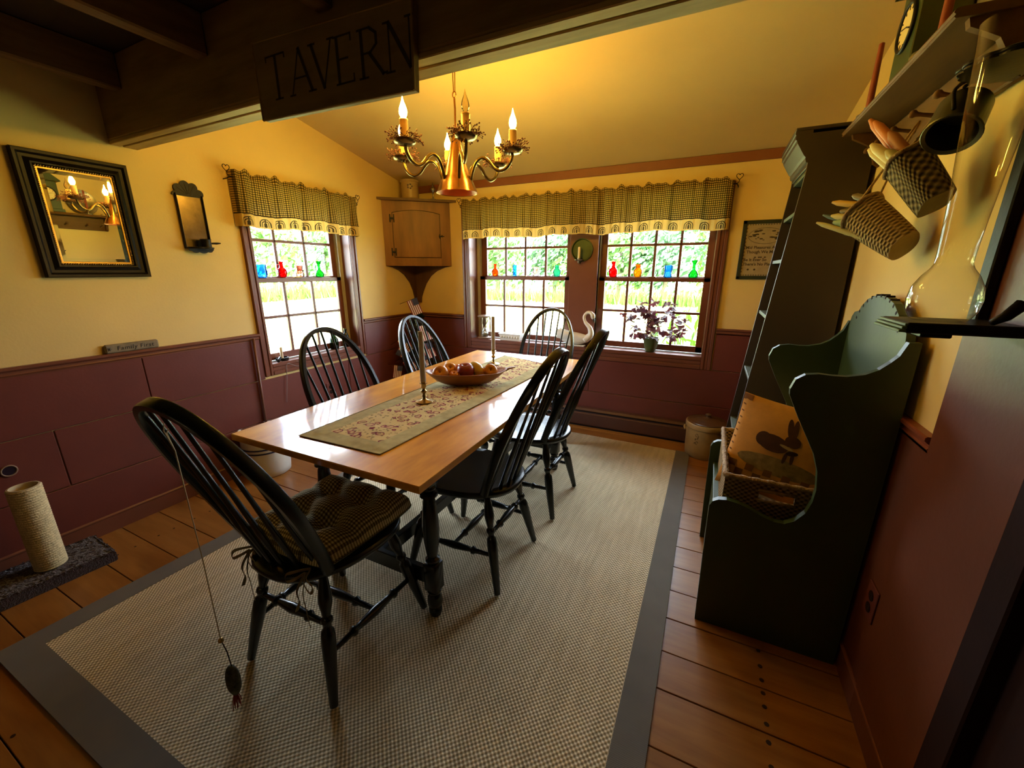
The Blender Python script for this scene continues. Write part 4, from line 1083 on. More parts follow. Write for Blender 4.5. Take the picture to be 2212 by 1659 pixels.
for k in range(5):
    a = 2*pi*k/5; m.ball((.078*cos(ang+.25*cos(a)), .078*sin(ang+.25*cos(a)), .105+.017*sin(a)), .008, 8, 6)
m.build('flower_mark', plain('faded_cobalt', (.13, .10, .09), .6), sc_)
p = on_z(936, 431, 1.9925)
ol = thing('oil_lamp', 'little pewter whale-oil lamp beside the crock on the corner cabinet', 'lamp', p)
MB().lathe([(.026, 0), (.027, .003), (.010, .008), (.006, .02), (.006, .045), (.009, .05), (.006, .056), (.012, .062), (.024, .075), (.026, .088), (.020, .10), (.008, .106)], 18).build('font', M_pewter, ol, 50)
MB().lathe([(.008, .105), (.009, .115), (.005, .12), (.003, .135), (.0025, .145)], 10).build('burner', M_pewter, ol, 50)
MB().lathe([(.013, 0), (.013, .004), (.006, .008), (.006, .014), (.0165, .018), (.0165, .05), (.010, .052)], 14, on_z(889, 437, 1.9925)).build('salt_shaker', M_pewter, None, 50)
tag(bpy.data.objects['salt_shaker'], 'tiny pewter pot standing before the crock on the cabinet', 'pot')

# ================================================================== corner tree with flags
ft = thing('artificial_tree', 'small dark evergreen tree standing in the corner behind a chair', 'tree', (-2.55, 3.16, 0))
M_need = paint('needle_green', (.010, .028, .010), .7, .5, 40)
m = MB(); rnd = random.Random(11)
for k in range(170):
    t = rnd.random()**.8; z = .22+.74*t; L = (.24*(1-t)**.8+.03)*rnd.uniform(.7, 1.1); a = rnd.uniform(0, 2*pi)
    d = Vector((cos(a), sin(a), rnd.uniform(-.15, .35))); o = Vector((0, 0, z))
    tip = o+d*L; tip.x = max(tip.x, -.21); tip.y = min(tip.y, .22)
    m.tube([o, tip], [.003, .0015], 4, cap=False)
    for j in range(24):
        s = rnd.uniform(.15, 1.05); b = o.lerp(tip, s)
        e = Vector((rnd.uniform(-1, 1), rnd.uniform(-1, 1), rnd.uniform(-.6, 1))).normalized()*.036; w_ = e.cross(Vector((rnd.uniform(-1, 1), rnd.uniform(-1, 1), 1))).normalized()*.0042
        q3 = [b-w_, b+w_, b+e]
        for q_ in q3: q_.x = max(q_.x, -.205); q_.y = min(q_.y, .235)
        m.add(q3, [(0, 1, 2)])
nb = m.build('branches', M_need, ft); nb['kind'] = 'stuff'
MB().lathe([(.012, 0), (.010, .9)], 8).build('trunk', M_darkbrown, ft, 60)
MB().lathe([(.09, 0), (.10, .02), (.11, .16), (.10, .165), (.09, .02)], 16).build('tub', M_darkbrown, ft, 60)
M_lamp = plain('fairy_light', (.8, .85, .75), .2)
for (px, py) in ((892, 679), (900, 702), (886, 715), (896, 752), (885, 774), (879, 774), (876, 770), (884, 760), (872, 712), (902, 738), (912, 745)):
    q = on_y(px, py, 3.02); MB().ball(q, .0055, 8, 6).build('fairy_light', M_lamp, ft, 180, world=True)
def flag_mat():
    mt, nt, p = base('striped_flag')
    tc = node(nt, 'ShaderNodeTexCoord'); sp = node(nt, 'ShaderNodeSeparateXYZ'); nt.links.new(tc.outputs['UV'], sp.inputs[0])
    def mth(op, a, b=None):
        n = node(nt, 'ShaderNodeMath', operation=op)
        for i, x in enumerate((a, b)):
            if x is None: continue
            if isinstance(x, (int, float)): n.inputs[i].default_value = x
            else: nt.links.new(x, n.inputs[i])
        return n.outputs[0]
    st = mth('GREATER_THAN', mth('FRACT', mth('MULTIPLY', sp.outputs[1], 5.5)), .5)
    m1 = node(nt, 'ShaderNodeMixRGB'); nt.links.new(st, m1.inputs[0]); m1.inputs[1].default_value = (.20, .012, .02, 1); m1.inputs[2].default_value = (.72, .66, .60, 1)
    ca = mth('MULTIPLY', mth('LESS_THAN', sp.outputs[0], .42), mth('GREATER_THAN', sp.outputs[1], .46))
    vo = node(nt, 'ShaderNodeTexVoronoi'); vo.inputs['Scale'].default_value = 16; vo.inputs['Randomness'].default_value = .2; nt.links.new(tc.outputs['UV'], vo.inputs['Vector'])
    stc = ramp(nt, vo.outputs['Distance'], (.35, .35, .4), (.02, .025, .06), .12, .2)
    m2 = node(nt, 'ShaderNodeMixRGB'); nt.links.new(ca, m2.inputs[0]); nt.links.new(m1.outputs[0], m2.inputs[1]); nt.links.new(stc, m2.inputs[2])
    nt.links.new(m2.outputs[0], p.inputs['Base Color']); p.inputs['Roughness'].default_value = .8
    return mt
M_flag = flag_mat()
fl = [(896, 663, 3.02, 70, .10, 'topmost striped flag on the corner tree'), (921, 718, 2.97, 75, .10, 'striped flag at upper right of the corner tree'), (926, 757, 2.96, 70, .10, 'striped flag low at right of the corner tree'),
      (876, 745, 2.99, 60, .10, 'striped flag in the middle left of the corner tree'), (870, 757, 2.96, -60, .09, 'striped flag at the left edge of the tree by the chair bow'), (887, 789, 2.95, 55, .09, 'striped flag low in the tree just above the table edge'),
      (859, 803, 2.92, 100, .085, 'lowest striped flag left of the chair bow'), (921, 780, 2.93, 60, .06, 'small striped flag peeking low behind the candle')]
for (px, py, yy, ang, s, lb) in fl:
    s *= 1.15
    c = on_y(px, py, yy); t = thing('small_flag', lb, 'flag', c, group='little flags in the corner tree')
    vd = (CAM-c).normalized(); ex_ = vd.cross(Vector((0, 0, 1))).normalized()*-1; ez_ = ex_.cross(vd)*-1
    ex_ = Vector((0, 0, 1)).cross(vd).normalized(); ez_ = vd.cross(ex_)
    a = radians(-ang); u_ = ex_*cos(a)+ez_*sin(a); v_ = -ex_*sin(a)+ez_*cos(a)
    m = MB(); m.grid(lambda i, j: u_*(i-.5)*s*1.25+v_*(j-.5)*s*.85+vd*(.006*sin(i*7)), 10, 4, lambda i, j: (i, j)); m.build('cloth', M_flag, t, 180)
    MB().tube([u_*(-.5*s*1.25)+v_*s*.55, u_*(-.5*s*1.25)-v_*s*1.0], .0018, 6).build('stick', M_darkbrown, t, 180)

# ================================================================== coloured glass on the sash rails
def cglass(name, c, gl=.10):
    mt, nt, p = base(name)
    if nt is None: return mt
    nt.nodes.remove(p); out = nt.nodes['Material Output']
    tr = node(nt, 'ShaderNodeBsdfTransparent'); tr.inputs[0].default_value = (*c, 1)
    tl = node(nt, 'ShaderNodeBsdfTranslucent'); tl.inputs[0].default_value = (*c, 1)
    g = node(nt, 'ShaderNodeBsdfGlossy'); g.inputs['Roughness'].default_value = .05
    m1 = node(nt, 'ShaderNodeMixShader'); m1.inputs[0].default_value = .15; nt.links.new(tr.outputs[0], m1.inputs[1]); nt.links.new(tl.outputs[0], m1.inputs[2])
    fr = node(nt, 'ShaderNodeFresnel'); fr.inputs[0].default_value = 1.35
    m2 = node(nt, 'ShaderNodeMixShader'); nt.links.new(fr.outputs[0], m2.inputs[0]); nt.links.new(m1.outputs[0], m2.inputs[1]); nt.links.new(g.outputs[0], m2.inputs[2])
    nt.links.new(m2.outputs[0], out.inputs[0]); return mt
G = dict(blue=cglass('blue_glass', (.16, .52, .88)), red=cglass('red_glass', (.75, .02, .02)), rose=cglass('rose_glass', (.62, .36, .28)), green=cglass('green_glass', (.06, .56, .10)),
         orange=cglass('orange_glass', (.80, .20, .02)), ice=cglass('ice_blue_glass', (.22, .55, .85)), clear=cglass('pink_clear_glass', (.80, .66, .62)), teal=cglass('teal_glass', (.14, .62, .42)), amber=cglass('amber_glass', (.80, .38, .03)))
SH = dict(
    jug=[(.016, 0), (.020, .003), (.024, .02), (.026, .04), (.022, .055), (.012, .065), (.010, .078), (.010, .09), (.014, .104), (.013, .104), (.008, .09)],
    tumbler=[(.022, 0), (.026, .004), (.030, .02), (.031, .04), (.028, .055), (.029, .075), (.030, .085), (.0285, .085), (.026, .055), (.027, .02)],
    tall=[(.016, 0), (.016, .004), (.015, .05), (.016, .098), (.0145, .098), (.0135, .05), (.0135, .01)],
    jar=[(.018, 0), (.022, .004), (.022, .045), (.019, .055), (.020, .075), (.024, .084), (.022, .084), (.017, .06), (.019, .045)],
    vase=[(.022, 0), (.026, .006), (.028, .022), (.022, .04), (.010, .055), (.008, .075), (.010, .095), (.020, .118), (.019, .118), (.008, .095)],
    pot=[(.016, 0), (.022, .006), (.028, .03), (.028, .05), (.020, .064), (.016, .07), (.017, .088), (.021, .094), (.019, .094), (.014, .07)],
    mug=[(.020, 0), (.024, .004), (.024, .02), (.020, .03), (.023, .04), (.024, .084), (.0225, .084), (.021, .04)])
def bottle(px, axis, shape, col, label, h, handle=False):
    z = 1.3105
    if axis == 'L':
        pl = LW-LT+.060
        q = on_x(px[0], px[1], pl); loc = (pl, q.y, z)
    else:
        pl = BW+BT-.060
        q = on_y(px[0], px[1], pl); loc = (q.x, pl, z)
    t = thing('glass_'+{'jug': 'jug', 'tumbler': 'tumbler', 'tall': 'tumbler', 'jar': 'jar', 'vase': 'vase', 'pot': 'vase', 'mug': 'mug'}[shape], label, 'glassware', loc, group='coloured glass on the window sash rails')
    k = h/SH[shape][-3][1] if shape == 'jug' else h/max(b for a, b in SH[shape])
    MB().lathe([(a*k*1.28, b*k*1.06) for a, b in SH[shape]], 18, cap=False).build('glass_body', G[col], t, 60)
    MB().lathe([(SH[shape][0][0]*k*.98, .0005), (SH[shape][0][0]*k*.98, .003*k)], 18).build('glass_foot', G[col], t, 60)
    if handle:
        r = .018*k; e = Vector((0, -1, 0)) if axis == 'L' else Vector((handle, 0, 0))
        MB().tube(spline([e*.010*k+Vector((0, 0, .095*k)), e*.030*k+Vector((0, 0, .085*k)), e*.032*k+Vector((0, 0, .06*k)), e*.022*k+Vector((0, 0, .045*k))], 4), .0028*k, 6).build('handle', G[col], t, 180)
bottle((566, 600), 'L', 'tumbler', 'blue', 'squat blue glass tumbler at the left end of the single window rail', .085)
bottle((611, 600), 'L', 'jug', 'red', 'red glass jug on the single window sash rail', .108, 1)
bottle((649, 599), 'L', 'jar', 'rose', 'pale rose glass jar on the single window sash rail', .083)
bottle((691, 598), 'L', 'vase', 'green', 'green glass vase on the single window sash rail', .115, 1)
bottle((1070, 596), 'B', 'jug', 'orange', 'orange glass jug on the double window rail beside the corner', .108)
bottle((1112, 596), 'B', 'tall', 'ice', 'narrow pale blue glass on the double window rail', .100)
bottle((1157, 596), 'B', 'jar', 'clear', 'faintly pink clear glass jar on the double window rail', .082)
bottle((1203, 596), 'B', 'pot', 'teal', 'teal green glass jar left of the round mullion sconce', .094)
bottle((1324, 597), 'B', 'jug', 'red', 'slim red glass jug right of the round mullion sconce', .120, -1)
bottle((1377, 597), 'B', 'pot', 'amber', 'amber yellow glass vase on the double window rail', .098)
bottle((1442, 597), 'B', 'mug', 'blue', 'bright blue glass mug above the potted plant', .088, 1)
bottle((1497, 597), 'B', 'vase', 'green', 'green glass vase at the right end of the double window rail', .125, 1)

# ================================================================== things on the sills
SZ = .7145
# electric window candle
wc = thing('window_candle', 'electric candle lamp with a black dish base on the left window sill', 'lamp', (-2.838, 1.905, SZ))
MB().lathe([(.040, 0), (.044, .004), (.043, .022), (.039, .022), (.038, .006)], 24).build('dish', M_blackmetal, wc, 50)
MB().lathe([(.014, .006), (.012, .012), (.0105, .012), (.0105, .095), (.007, .097)], 14).build('candle_tube', M_cream, wc, 50)
MB().lathe([(.006, .097), (.0095, .108), (.010, .118), (.005, .135), (.001, .148)], 12).build('bulb', clearglass('candle_bulb', (.9, .9, .85), .15, 1.4), wc, 180)
MB().tube([(.03, -.035, .03), (.045, -.055, .018), (.05, -.07, .006)], .010, 8).build('switch', M_blackmetal, wc, 180)
MB().tube(spline([(.045, -.05, .01), (.075, .0, -.02), (.085, .06, -.05), (.08, .085, -.03), (.07, .05, -.008), (.072, .0, -.016), (.080, -.03, -.03), (.08, -.04, -.12), (.079, -.07, -.30)], 6), .0018, 6).build('cord', paint('grey_cord', (.30, .27, .27), .5), wc, 180)
M_dkg = cglass('bottle_green', (.02, .06, .015))
for (px, py, r, h, lb) in ((727, 775, .036, .135, 'dark green glass jar on the left window sill, the larger of two'), (752, 768, .026, .150, 'slim dark green bottle at the right end of the left sill')):
    q = on_z(px, py, SZ); q.x = LW-.075; q.y = {727: 2.40, 752: 2.53}[px]
    t = thing('glass_bottle', lb, 'bottle', (q.x, q.y, SZ), group='dark bottles on the left sill')
    MB().lathe([(r*.8, 0), (r, .006), (r, h*.62), (r*.6, h*.78), (r*.42, h*.86), (r*.42, h*.95), (r*.55, h*.96), (r*.55, h)], 18).build('glass_body', M_dkg, t, 50)
    MB().lathe([(r*.5, h), (r*.5, h+.012), (r*.2, h+.014)], 12).build('stopper', clearglass('stopper_glass', (.7, .75, .6), .1), t, 50)
# hourglass
hg = thing('hourglass', 'wooden hourglass in the left corner of the double window sill', 'hourglass', (-1.995, BW+.055, SZ))
M_hw = wood('hourglass_wood', (.16, .10, .06), (.26, .17, .11), (6, 6, 1), 5, .35)
for z in (0, .208): MB().lathe([(.062, z), (.068, z+.004), (.068, z+.012), (.060, z+.018)], 24).build('end_plate', M_hw, hg, 50)
for k in range(3):
    a = 2*pi*k/3+.5; MB().turned((.053*cos(a), .053*sin(a), .017), (.053*cos(a), .053*sin(a), .209), [(0, .006), (.1, .008), (.2, .004), (.4, .0075), (.5, .0085), (.6, .0075), (.8, .004), (.9, .008), (1, .006)], 8).build('post', M_hw, hg, 60)
MB().lathe([(.030, .019), (.040, .035), (.036, .06), (.015, .095), (.004, .112), (.015, .13), (.036, .165), (.040, .19), (.030, .207)], 22, cap=False).build('glass_bulbs', clearglass('hour_glass', (.80, .84, .84), .10, 1.45), hg, 180)
MB().lathe([(.030, .020), (.036, .035), (.028, .05), (.0, .066)], 18).build('sand', plain('pale_sand', (.75, .72, .65), .9), hg, 60)
# planter
pt = thing('ceramic_planter', 'empty cream ceramic planter on the sill beside the hourglass', 'planter', (-1.70, BW+.055, SZ))
def tray(parent, L, W, H, fl_, mat, nm='trough'):
    m = MB(); o = [(L, W, 0), (L+fl_, W+fl_, H), (L+fl_+.004, W+fl_+.004, H+.006), (L+fl_-.006, W+fl_-.006, H+.006), (L-.008, W-.008, .010)]
    vs = []; fs = []
    for (a, b, z) in o: vs += [(-a, -b, z), (a, -b, z), (a, b, z), (-a, b, z)]
    for i in range(4):
        for k in range(4): j = (k+1) % 4; fs.append((i*4+k, i*4+j, i*4+4+j, i*4+4+k))
    fs += [(3, 2, 1, 0), (16, 17, 18, 19)]
    return m.add(vs, fs).build(nm, mat, parent)
tray(pt, .10, .036, .060, .012, M_white)
m = MB()
for k in range(7): m.ball((-.085+.028*k, -.044, .034), .010, 8, 6, (1, .5, 1.2))
m.build('relief', M_white, pt, 180)
# swan
sw = thing('swan_figure', 'white ceramic swan with a curved neck on the sill by the mullion', 'figurine', (-1.055, BW+.035, SZ))
M_sw = paint('white_porcelain', (.78, .75, .66), .28, .04)
m = MB()
def sbody(u, v):
    a = 2*pi*u; t = v
    x = -.155+.30*t; prof_ = sin(pi*min(1, max(0, t))**.8)**.6
    r = .060*prof_; zc = .055+.030*(1-t)**2+.02*t*t
    return Vector((x, r*.72*cos(a), zc+r*sin(a)*(.95)-(.002 if sin(a) < -.6 else 0)))
m.grid(sbody, 24, 22, closed_u=True); m.build('body', M_sw, sw, 180)
neck = spline([(.085, 0, .06), (.135, 0, .105), (.128, 0, .165), (.085, 0, .215), (.072, 0, .262), (.098, 0, .298), (.132, 0, .296), (.150, 0, .268)], 6)
n_ = len(neck)
MB().tube(neck, [.034-.021*min(1, k/(n_*.45)) if k < n_*.45 else .013+.006*max(0, (k/n_-.75))*4 for k in range(n_)], 14).build('neck', M_sw, sw, 180)
MB().ball((.149, 0, .270), .020, 14, 10, (1, .85, 1.35)).build('head', M_sw, sw, 180)
MB().lathe([(.011, 0), (.009, .018), (.004, .034)], 10, (.156, 0, .248), (.25, 0, -1)).build('beak', plain('black_beak', (.03, .025, .015), .4), sw, 180)
for sy in (-1, 1):
    m = MB(); m.grid(lambda u, v: Vector((-.165+.20*u, sy*(.035+.016*sin(pi*u)*sin(pi*v)), .045+.085*v*(1-.35*u)+.02*(1-u))), 14, 6); m.build('wing', M_sw, sw, 180)
MB().box(-.09, .09, -.03, .03, 0, .012, .004).build('base', M_sw, sw)
# potted plant
pp = thing('potted_oxalis', 'purple-leaved plant in a green pot on the double window sill', 'houseplant', (-.412, BW+.055, SZ))
M_potg = paint('olive_glaze', (.085, .13, .035), .35, .15)
MB().lathe([(.034, 0), (.040, .004), (.052, .05), (.062, .10), (.066, .104), (.066, .118), (.060, .118), (.056, .10), (.0, .095)], 28).build('pot', M_potg, pp, 50)
def thin_leaf(n, c, k=.35):
    mt, nt, p = base(n); v = coords(nt); cc_ = ramp(nt, noise(nt, v, 30, 3), tuple(x*.6 for x in c), c); nt.links.new(cc_, p.inputs['Base Color']); p.inputs['Roughness'].default_value = .5
    out = nt.nodes['Material Output']; tl = node(nt, 'ShaderNodeBsdfTranslucent'); nt.links.new(cc_, tl.inputs[0]); mx = node(nt, 'ShaderNodeMixShader'); mx.inputs[0].default_value = k
    nt.links.new(p.outputs[0], mx.inputs[1]); nt.links.new(tl.outputs[0], mx.inputs[2]); nt.links.new(mx.outputs[0], out.inputs[0]); return mt
M_lf = [thin_leaf('purple_leaf', (.11, .028, .045)), thin_leaf('maroon_leaf', (.20, .045, .06))]
M_stem = plain('pink_stem', (.40, .22, .12), .7)
rnd = random.Random(5)
def leafmesh(nm, s, mt):
    m = MB(); m.add([(0, 0, 0), (-.6*s, .75*s, .08*s), (-.25*s, .95*s, .02*s), (0, .75*s, -.02*s), (.25*s, .95*s, .02*s), (.6*s, .75*s, .08*s), (0, .3*s, -.03*s)], [(0, 6, 1), (6, 2, 1), (6, 3, 2), (6, 4, 3), (6, 5, 4), (0, 5, 6)])
    return m.build(nm, mt, pp)
protos = [leafmesh('leaf', .050, M_lf[0]), leafmesh('leaf', .044, M_lf[1]), leafmesh('leaf', .060, M_lf[0])]
used = [False]*3
stems = MB()
for k in range(66):
    a = rnd.uniform(0, 2*pi); el = rnd.uniform(.25, 1.35); R = rnd.uniform(.15, .30)*(1.0 if el < 1.1 else 1.05)
    tip = Vector((R*cos(a)*cos(el)*1.15, R*sin(a)*cos(el)*.42-.012, .115+R*sin(el)*1.0-(.03 if el < .5 else 0)))
    if tip.y > .055: tip.y = .055
    stems.tube([(0, 0, .10), (tip.x*.4, tip.y*.4, .10+(tip.z-.10)*.75+.02), tip], .0012, 4, cap=False)
    for j in range(3):
        i = rnd.randrange(3); 
        if not used[i]: l = protos[i]; used[i] = True
        else: l = protos[i].copy(); COL.objects.link(l)
        l.location = tip; l.rotation_euler = (rnd.uniform(-1.35, .9), rnd.uniform(-.7, .7), a+2*pi*j/3+rnd.uniform(-.3, .3))
stems.build('stems', M_stem, pp)
# round tin sconce on the mullion
q = on_y(1258, 540, BW+MUL-.006)
rs = thing('round_sconce', 'round tin wall sconce with a white candle on the window mullion', 'sconce', (q.x, q.y, q.z-.09))
MB().lathe([(.088, 0), (.094, -.002), (.094, .016), (.088, .016), (.082, .004), (.0, .003)], 36, (0, .002, .09), (0, -1, 0), cap=False).build('round_plate', paint('green_tin', (.060, .085, .030), .35, .2, 20, .02, 90, metal=.7), rs, 50)
MB().lathe([(.004, -.02), (.010, -.012), (.008, 0), (.032, .004), (.036, .012), (.034, .012), (.028, .006), (.0135, .006), (.0135, .022), (.0115, .022)], 20, (-.01, -.055, .0), scal=None).build('drip_cup', M_pewter, rs, 50)
MB().tube([(-.0, -.004, .02), (-.005, -.03, -.02), (-.01, -.055, -.015)], .005, 8).build('arm', M_pewter, rs, 180)
cd_ = MB().lathe([(.0105, 0), (.010, .085), (.006, .09)], 14).build('candle', M_cream, None, 50); cd_.location = (q.x-.01, q.y-.055, q.z-.09+.0225)
tag(cd_, 'short cream candle in the round mullion sconce', 'candle')
# framed verse
vx0, vx1, vz0, vz1 = .137, .430, 1.305, 1.700
fv = thing('framed_print', 'black-framed verse print with a country scene on the back wall', 'framed print', ((vx0+vx1)/2, BW, vz0))
m = MB()
for (a, b, c, d) in ((vx0, vx0+.024, vz0, vz1), (vx1-.024, vx1, vz0, vz1), (vx0, vx1, vz0, vz0+.024), (vx0, vx1, vz1-.024, vz1)): m.box(a, b, BW-.018, BW-.001, c, d, .003)
m.build('frame', paint('black_green_frame', (.018, .026, .010), .45), fv, world=True)
M_pap = paint('aged_paper', (.36, .28, .17), .8, .15, 20)
MB().box(vx0+.02, vx1-.02, BW-.009, BW-.003, vz0+.02, vz1-.02).build('paper', M_pap, fv, world=True)
M_pi = plain('sepia_ink', (.06, .042, .022), .8)
lines = [("'Mid Pleasures And", 1.512, .027), ('Though We May', 1.482, .027), ('Be It Ever So', 1.430, .027), ("There's No Place", 1.400, .027)]
fc = Vector(((vx0+vx1)/2, BW, vz0))
for k, (s, z, sz) in enumerate(lines):
    x_ = .168 if k != 1 else .180
    Mt = Matrix(((1, 0, 0, x_-fc.x), (0, 0, -1, -.0095), (0, 1, 0, z-fc.z), (0, 0, 0, 1)))
    text_mesh('verse_line', s, sz, M_pi, fv, Mt, .0002, 0, 'LEFT', 1.0, .0007)
m = MB()
oc = Vector(((vx0+vx1)/2, BW-.0098, 1.597))
m.tube([oc+Vector((.105*cos(2*pi*k/40), 0, .052*sin(2*pi*k/40))) for k in range(40)], .0014, 4, closed=True)
rnd = random.Random(2)
for k in range(30):
    a = rnd.uniform(0, 6.28); r = rnd.random()**.5; c = oc+Vector((.095*r*cos(a), 0, .040*r*sin(a)))
    m.ball(c, rnd.uniform(.003, .010), 6, 4, (1.6, .05, .6))
for k in range(60):                                # scalloped print border
    t = k/60*4; sd = int(t); f_ = t-sd; w_, h_ = .117, .168
    c = [(-w_+2*w_*f_, -h_), (w_, -h_+2*h_*f_), (w_-2*w_*f_, h_), (-w_, h_-2*h_*f_)][sd]
    m.ball(Vector(((vx0+vx1)/2+c[0], BW-.0096, (vz0+vz1)/2+c[1])), .0045, 6, 4, (1, .05, .7))
for k in range(4): m.ball((.262+.012*k*(1 if k % 2 else -1), BW-.0096, 1.455), .006, 6, 4, (1.2, .05, .8))
for k in range(2): m.ball((.205+.04*k, BW-.0096, 1.372), .007, 6, 4, (1, .05, 1))
pr_ = m.build('print_drawing', M_pi, fv, world=True); pr_['kind'] = 'stuff'
# baseboard heater
bh = thing('baseboard_heater', 'long brown baseboard heater along the wall below the double window', 'heater', (-.95, BW-BD-.03, 0))
hx0, hx1 = -2.15, .16
M_heat = paint('brown_heater', (.085, .035, .022), .4, .1)
HB_ = BW-BD-.002
m = MB(); m.prism([(0, .02), (.055, .02), (.058, .03), (.058, .125), (.050, .132), (.050, .138), (0, .138)], (hx0, HB_, 0), (0, -1, 0), (0, 0, 1), (1, 0, 0), hx1-hx0); m.build('front_panel', M_heat, bh, world=True)
m = MB(); m.prism([(0, .155), (.03, .155), (.052, .150), (.056, .156), (.040, .172), (0, .178)], (hx0, HB_, 0), (0, -1, 0), (0, 0, 1), (1, 0, 0), hx1-hx0); m.build('top_hood', M_heat, bh, world=True)
m = MB(); m.box(hx0, hx1, HB_-.045, HB_, .138, .155); m.build('damper', plain('heater_dark', (.01, .006, .004), .8), bh, world=True)
m = MB(); m.box(hx0, hx1, HB_-.04, HB_-.002, .0, .02); m.build('toe_space', plain('heater_dark', (.01, .006, .004), .8), bh, world=True)
for x in (hx0, hx1-.05):
    MB().box(x, x+.05, HB_-.062, HB_, .004, .180, .004).build('end_cap', M_heat, bh, world=True)
# lidded crock
q = on_z(1516, 972, 0)
lc = thing('lidded_crock', 'tan lidded stoneware crock on the floor beside the settle', 'crock', (.082, 3.215, 0))
MB().lathe([(.125, 0), (.133, .006), (.138, .06), (.141, .20), (.143, .225), (.148, .228), (.150, .235), (.150, .262), (.146, .268), (.136, .268), (.132, .25), (.130, .02)], 40).build('body', M_stone, lc, 50)
MB().lathe([(.138, .2685), (.140, .273), (.128, .278), (.118, .277), (.105, .284), (.092, .284), (.070, .294), (.045, .298), (.018, .300), (.012, .308), (.020, .314), (.022, .322), (.014, .330), (.003, .332)], 36).build('lid', paint('brown_glaze', (.12, .065, .03), .22, .2), lc, 50)
for a in (radians(-30), radians(150)):
    d = Vector((cos(a), sin(a), 0)); s_ = Vector((-sin(a), cos(a), 0))
    MB().tube(spline([d*.140+s_*-.045+Vector((0, 0, .170)), d*.158+s_*-.03+Vector((0, 0, .188)), d*.160+s_*.03+Vector((0, 0, .188)), d*.140+s_*.045+Vector((0, 0, .170))], 5), .010, 8).build('handle', M_stone, lc, 180)
m = MB(); bd = (CAM-lc.location); an = atan2(bd.y, bd.x)-.42
for k, (da, z, r) in enumerate(((0, .19, .012), (.06, .165, .006), (-.05, .155, .006), (.03, .13, .012), (-.08, .125, .005), (.09, .18, .005))):
    m.tube([Vector((.1405*cos(an+da+r*5*cos(t)), .1405*sin(an+da+r*5*cos(t)), z+r*sin(t))) for t in [2*pi*j/10 for j in range(9)]], .0018, 5)
m.build('painted_mark', plain('mark_brown', (.09, .06, .04), .5), lc, 180)

# ================================================================== right side: bookcase
hk = thing('tall_bookcase', 'tall dark bookcase with crown moulding and sloping front against the right wall', 'bookcase', (.40, 2.62, 0))
M_hut = paint('dark_umber_paint', (.040, .028, .015), .5, .12, 4, .04, 40)
M_hutg = paint('dark_olive_inside', (.05, .06, .025), .55, .12, 4)
HX = RW-.022
def hfront(z): return .318-.086*(1.80-z)/.93 if z < 1.80 else .318
side = [(HX, 0), (hfront(.0)-.0, 0), (hfront(.40), .40), (hfront(.80), .80), (hfront(1.2), 1.2), (hfront(1.6), 1.6), (.318, 1.80), (.318, 1.955), (HX, 1.955)]
Y0, Y1 = 2.412, 2.855
for y_ in (Y0, Y1-.02):
    MB().prism(side, (0, y_, 0), (1, 0, 0), (0, 0, 1), (0, 1, 0), .02).build('side_panel', M_hut, hk, world=True)
MB().box(HX-.012, HX, Y0+.02, Y1-.02, .02, 1.95).build('back_panel', M_hutg, hk, world=True)
for z in (.12, .44, .78, 1.12, 1.40, 1.62, 1.80):
    MB().box(hfront(z)+.008, HX-.012, Y0+.02, Y1-.02, z, z+.018, .002).build('shelf', M_hutg, hk, world=True)
MB().box(.318, .335, Y0+.02, Y1-.02, 1.818, 1.955, .002).build('frieze', M_hut, hk, world=True)
cp_ = [(0, 1.835), (-.008, 1.838), (-.012, 1.850), (-.012, 1.858), (-.020, 1.866), (-.036, 1.892), (-.052, 1.918), (-.056, 1.930), (-.062, 1.934), (-.062, 1.952), (-.066, 1.956), (-.066, 1.968), (0, 1.968)]
MB().prism(cp_, (.318, Y0-.0, 0), (1, 0, 0), (0, 0, 1), (0, 1, 0), Y1-Y0).build('crown_moulding', M_hut, hk, world=True)
MB().prism([(a*.5, b) for a, b in cp_], (0, Y0, 0), (0, 1, 0), (0, 0, 1), (1, 0, 0), 0).build('crown_return', M_hut, hk, world=True) if False else None
MB().box(.252, HX, Y0, Y1, 1.968, 1.982, .003).build('top_board', M_hut, hk, world=True)

# ================================================================== green settle
st = thing('wooden_settle', 'dark green wooden settle with scrolled sides and an arched back', 'settle', (.32, 1.82, 0))
nearp = [(.092, 0), (.086, .30), (.083, .52), (.092, .540), (.110, .552), (.137, .557), (.175, .552), (.212, .541), (.258, .520), (.290, .511), (.320, .512), (.348, .532), (.372, .569), (.384, .615), (.387, .661), (.379, .727), (.360, .785), (.335, .833), (.302, .895), (.278, .945), (.264, .975), (.262, .995), (.272, 1.028), (.295, 1.046), (.329, 1.052), (.365, 1.050), (.398, 1.051), (.440, 1.062), (.469, 1.080), (.492, 1.105), (.507, 1.125), (.520, 1.165), (.548, 1.165), (.548, 0)]
cen = sum((Vector((a, b, 0)) for a, b in nearp), Vector())/len(nearp)
for y_ in (1.512, 2.100):
    m = MB(); m.prism(nearp, (0, y_, 0), (1, 0, 0), (0, 0, 1), (0, 1, 0), .024); m.build('side_panel', M_green, st, world=True)
YA, YB = 1.536, 2.100
arch = [(YA, .04), (YA, 1.150), (YA+.012, 1.185), (YA+.035, 1.205), (YA+.085, 1.214), (YA+.10, 1.232), (YA+.155, 1.262), (YA+.22, 1.277), (YA+.285, 1.281)]
arch2 = arch+[(YA+YB-a, b) for a, b in arch[::-1]]
MB().prism(arch2, (.520, 0, 0), (0, 1, 0), (0, 0, 1), (1, 0, 0), .022).build('back_panel', M_green, st, world=True)
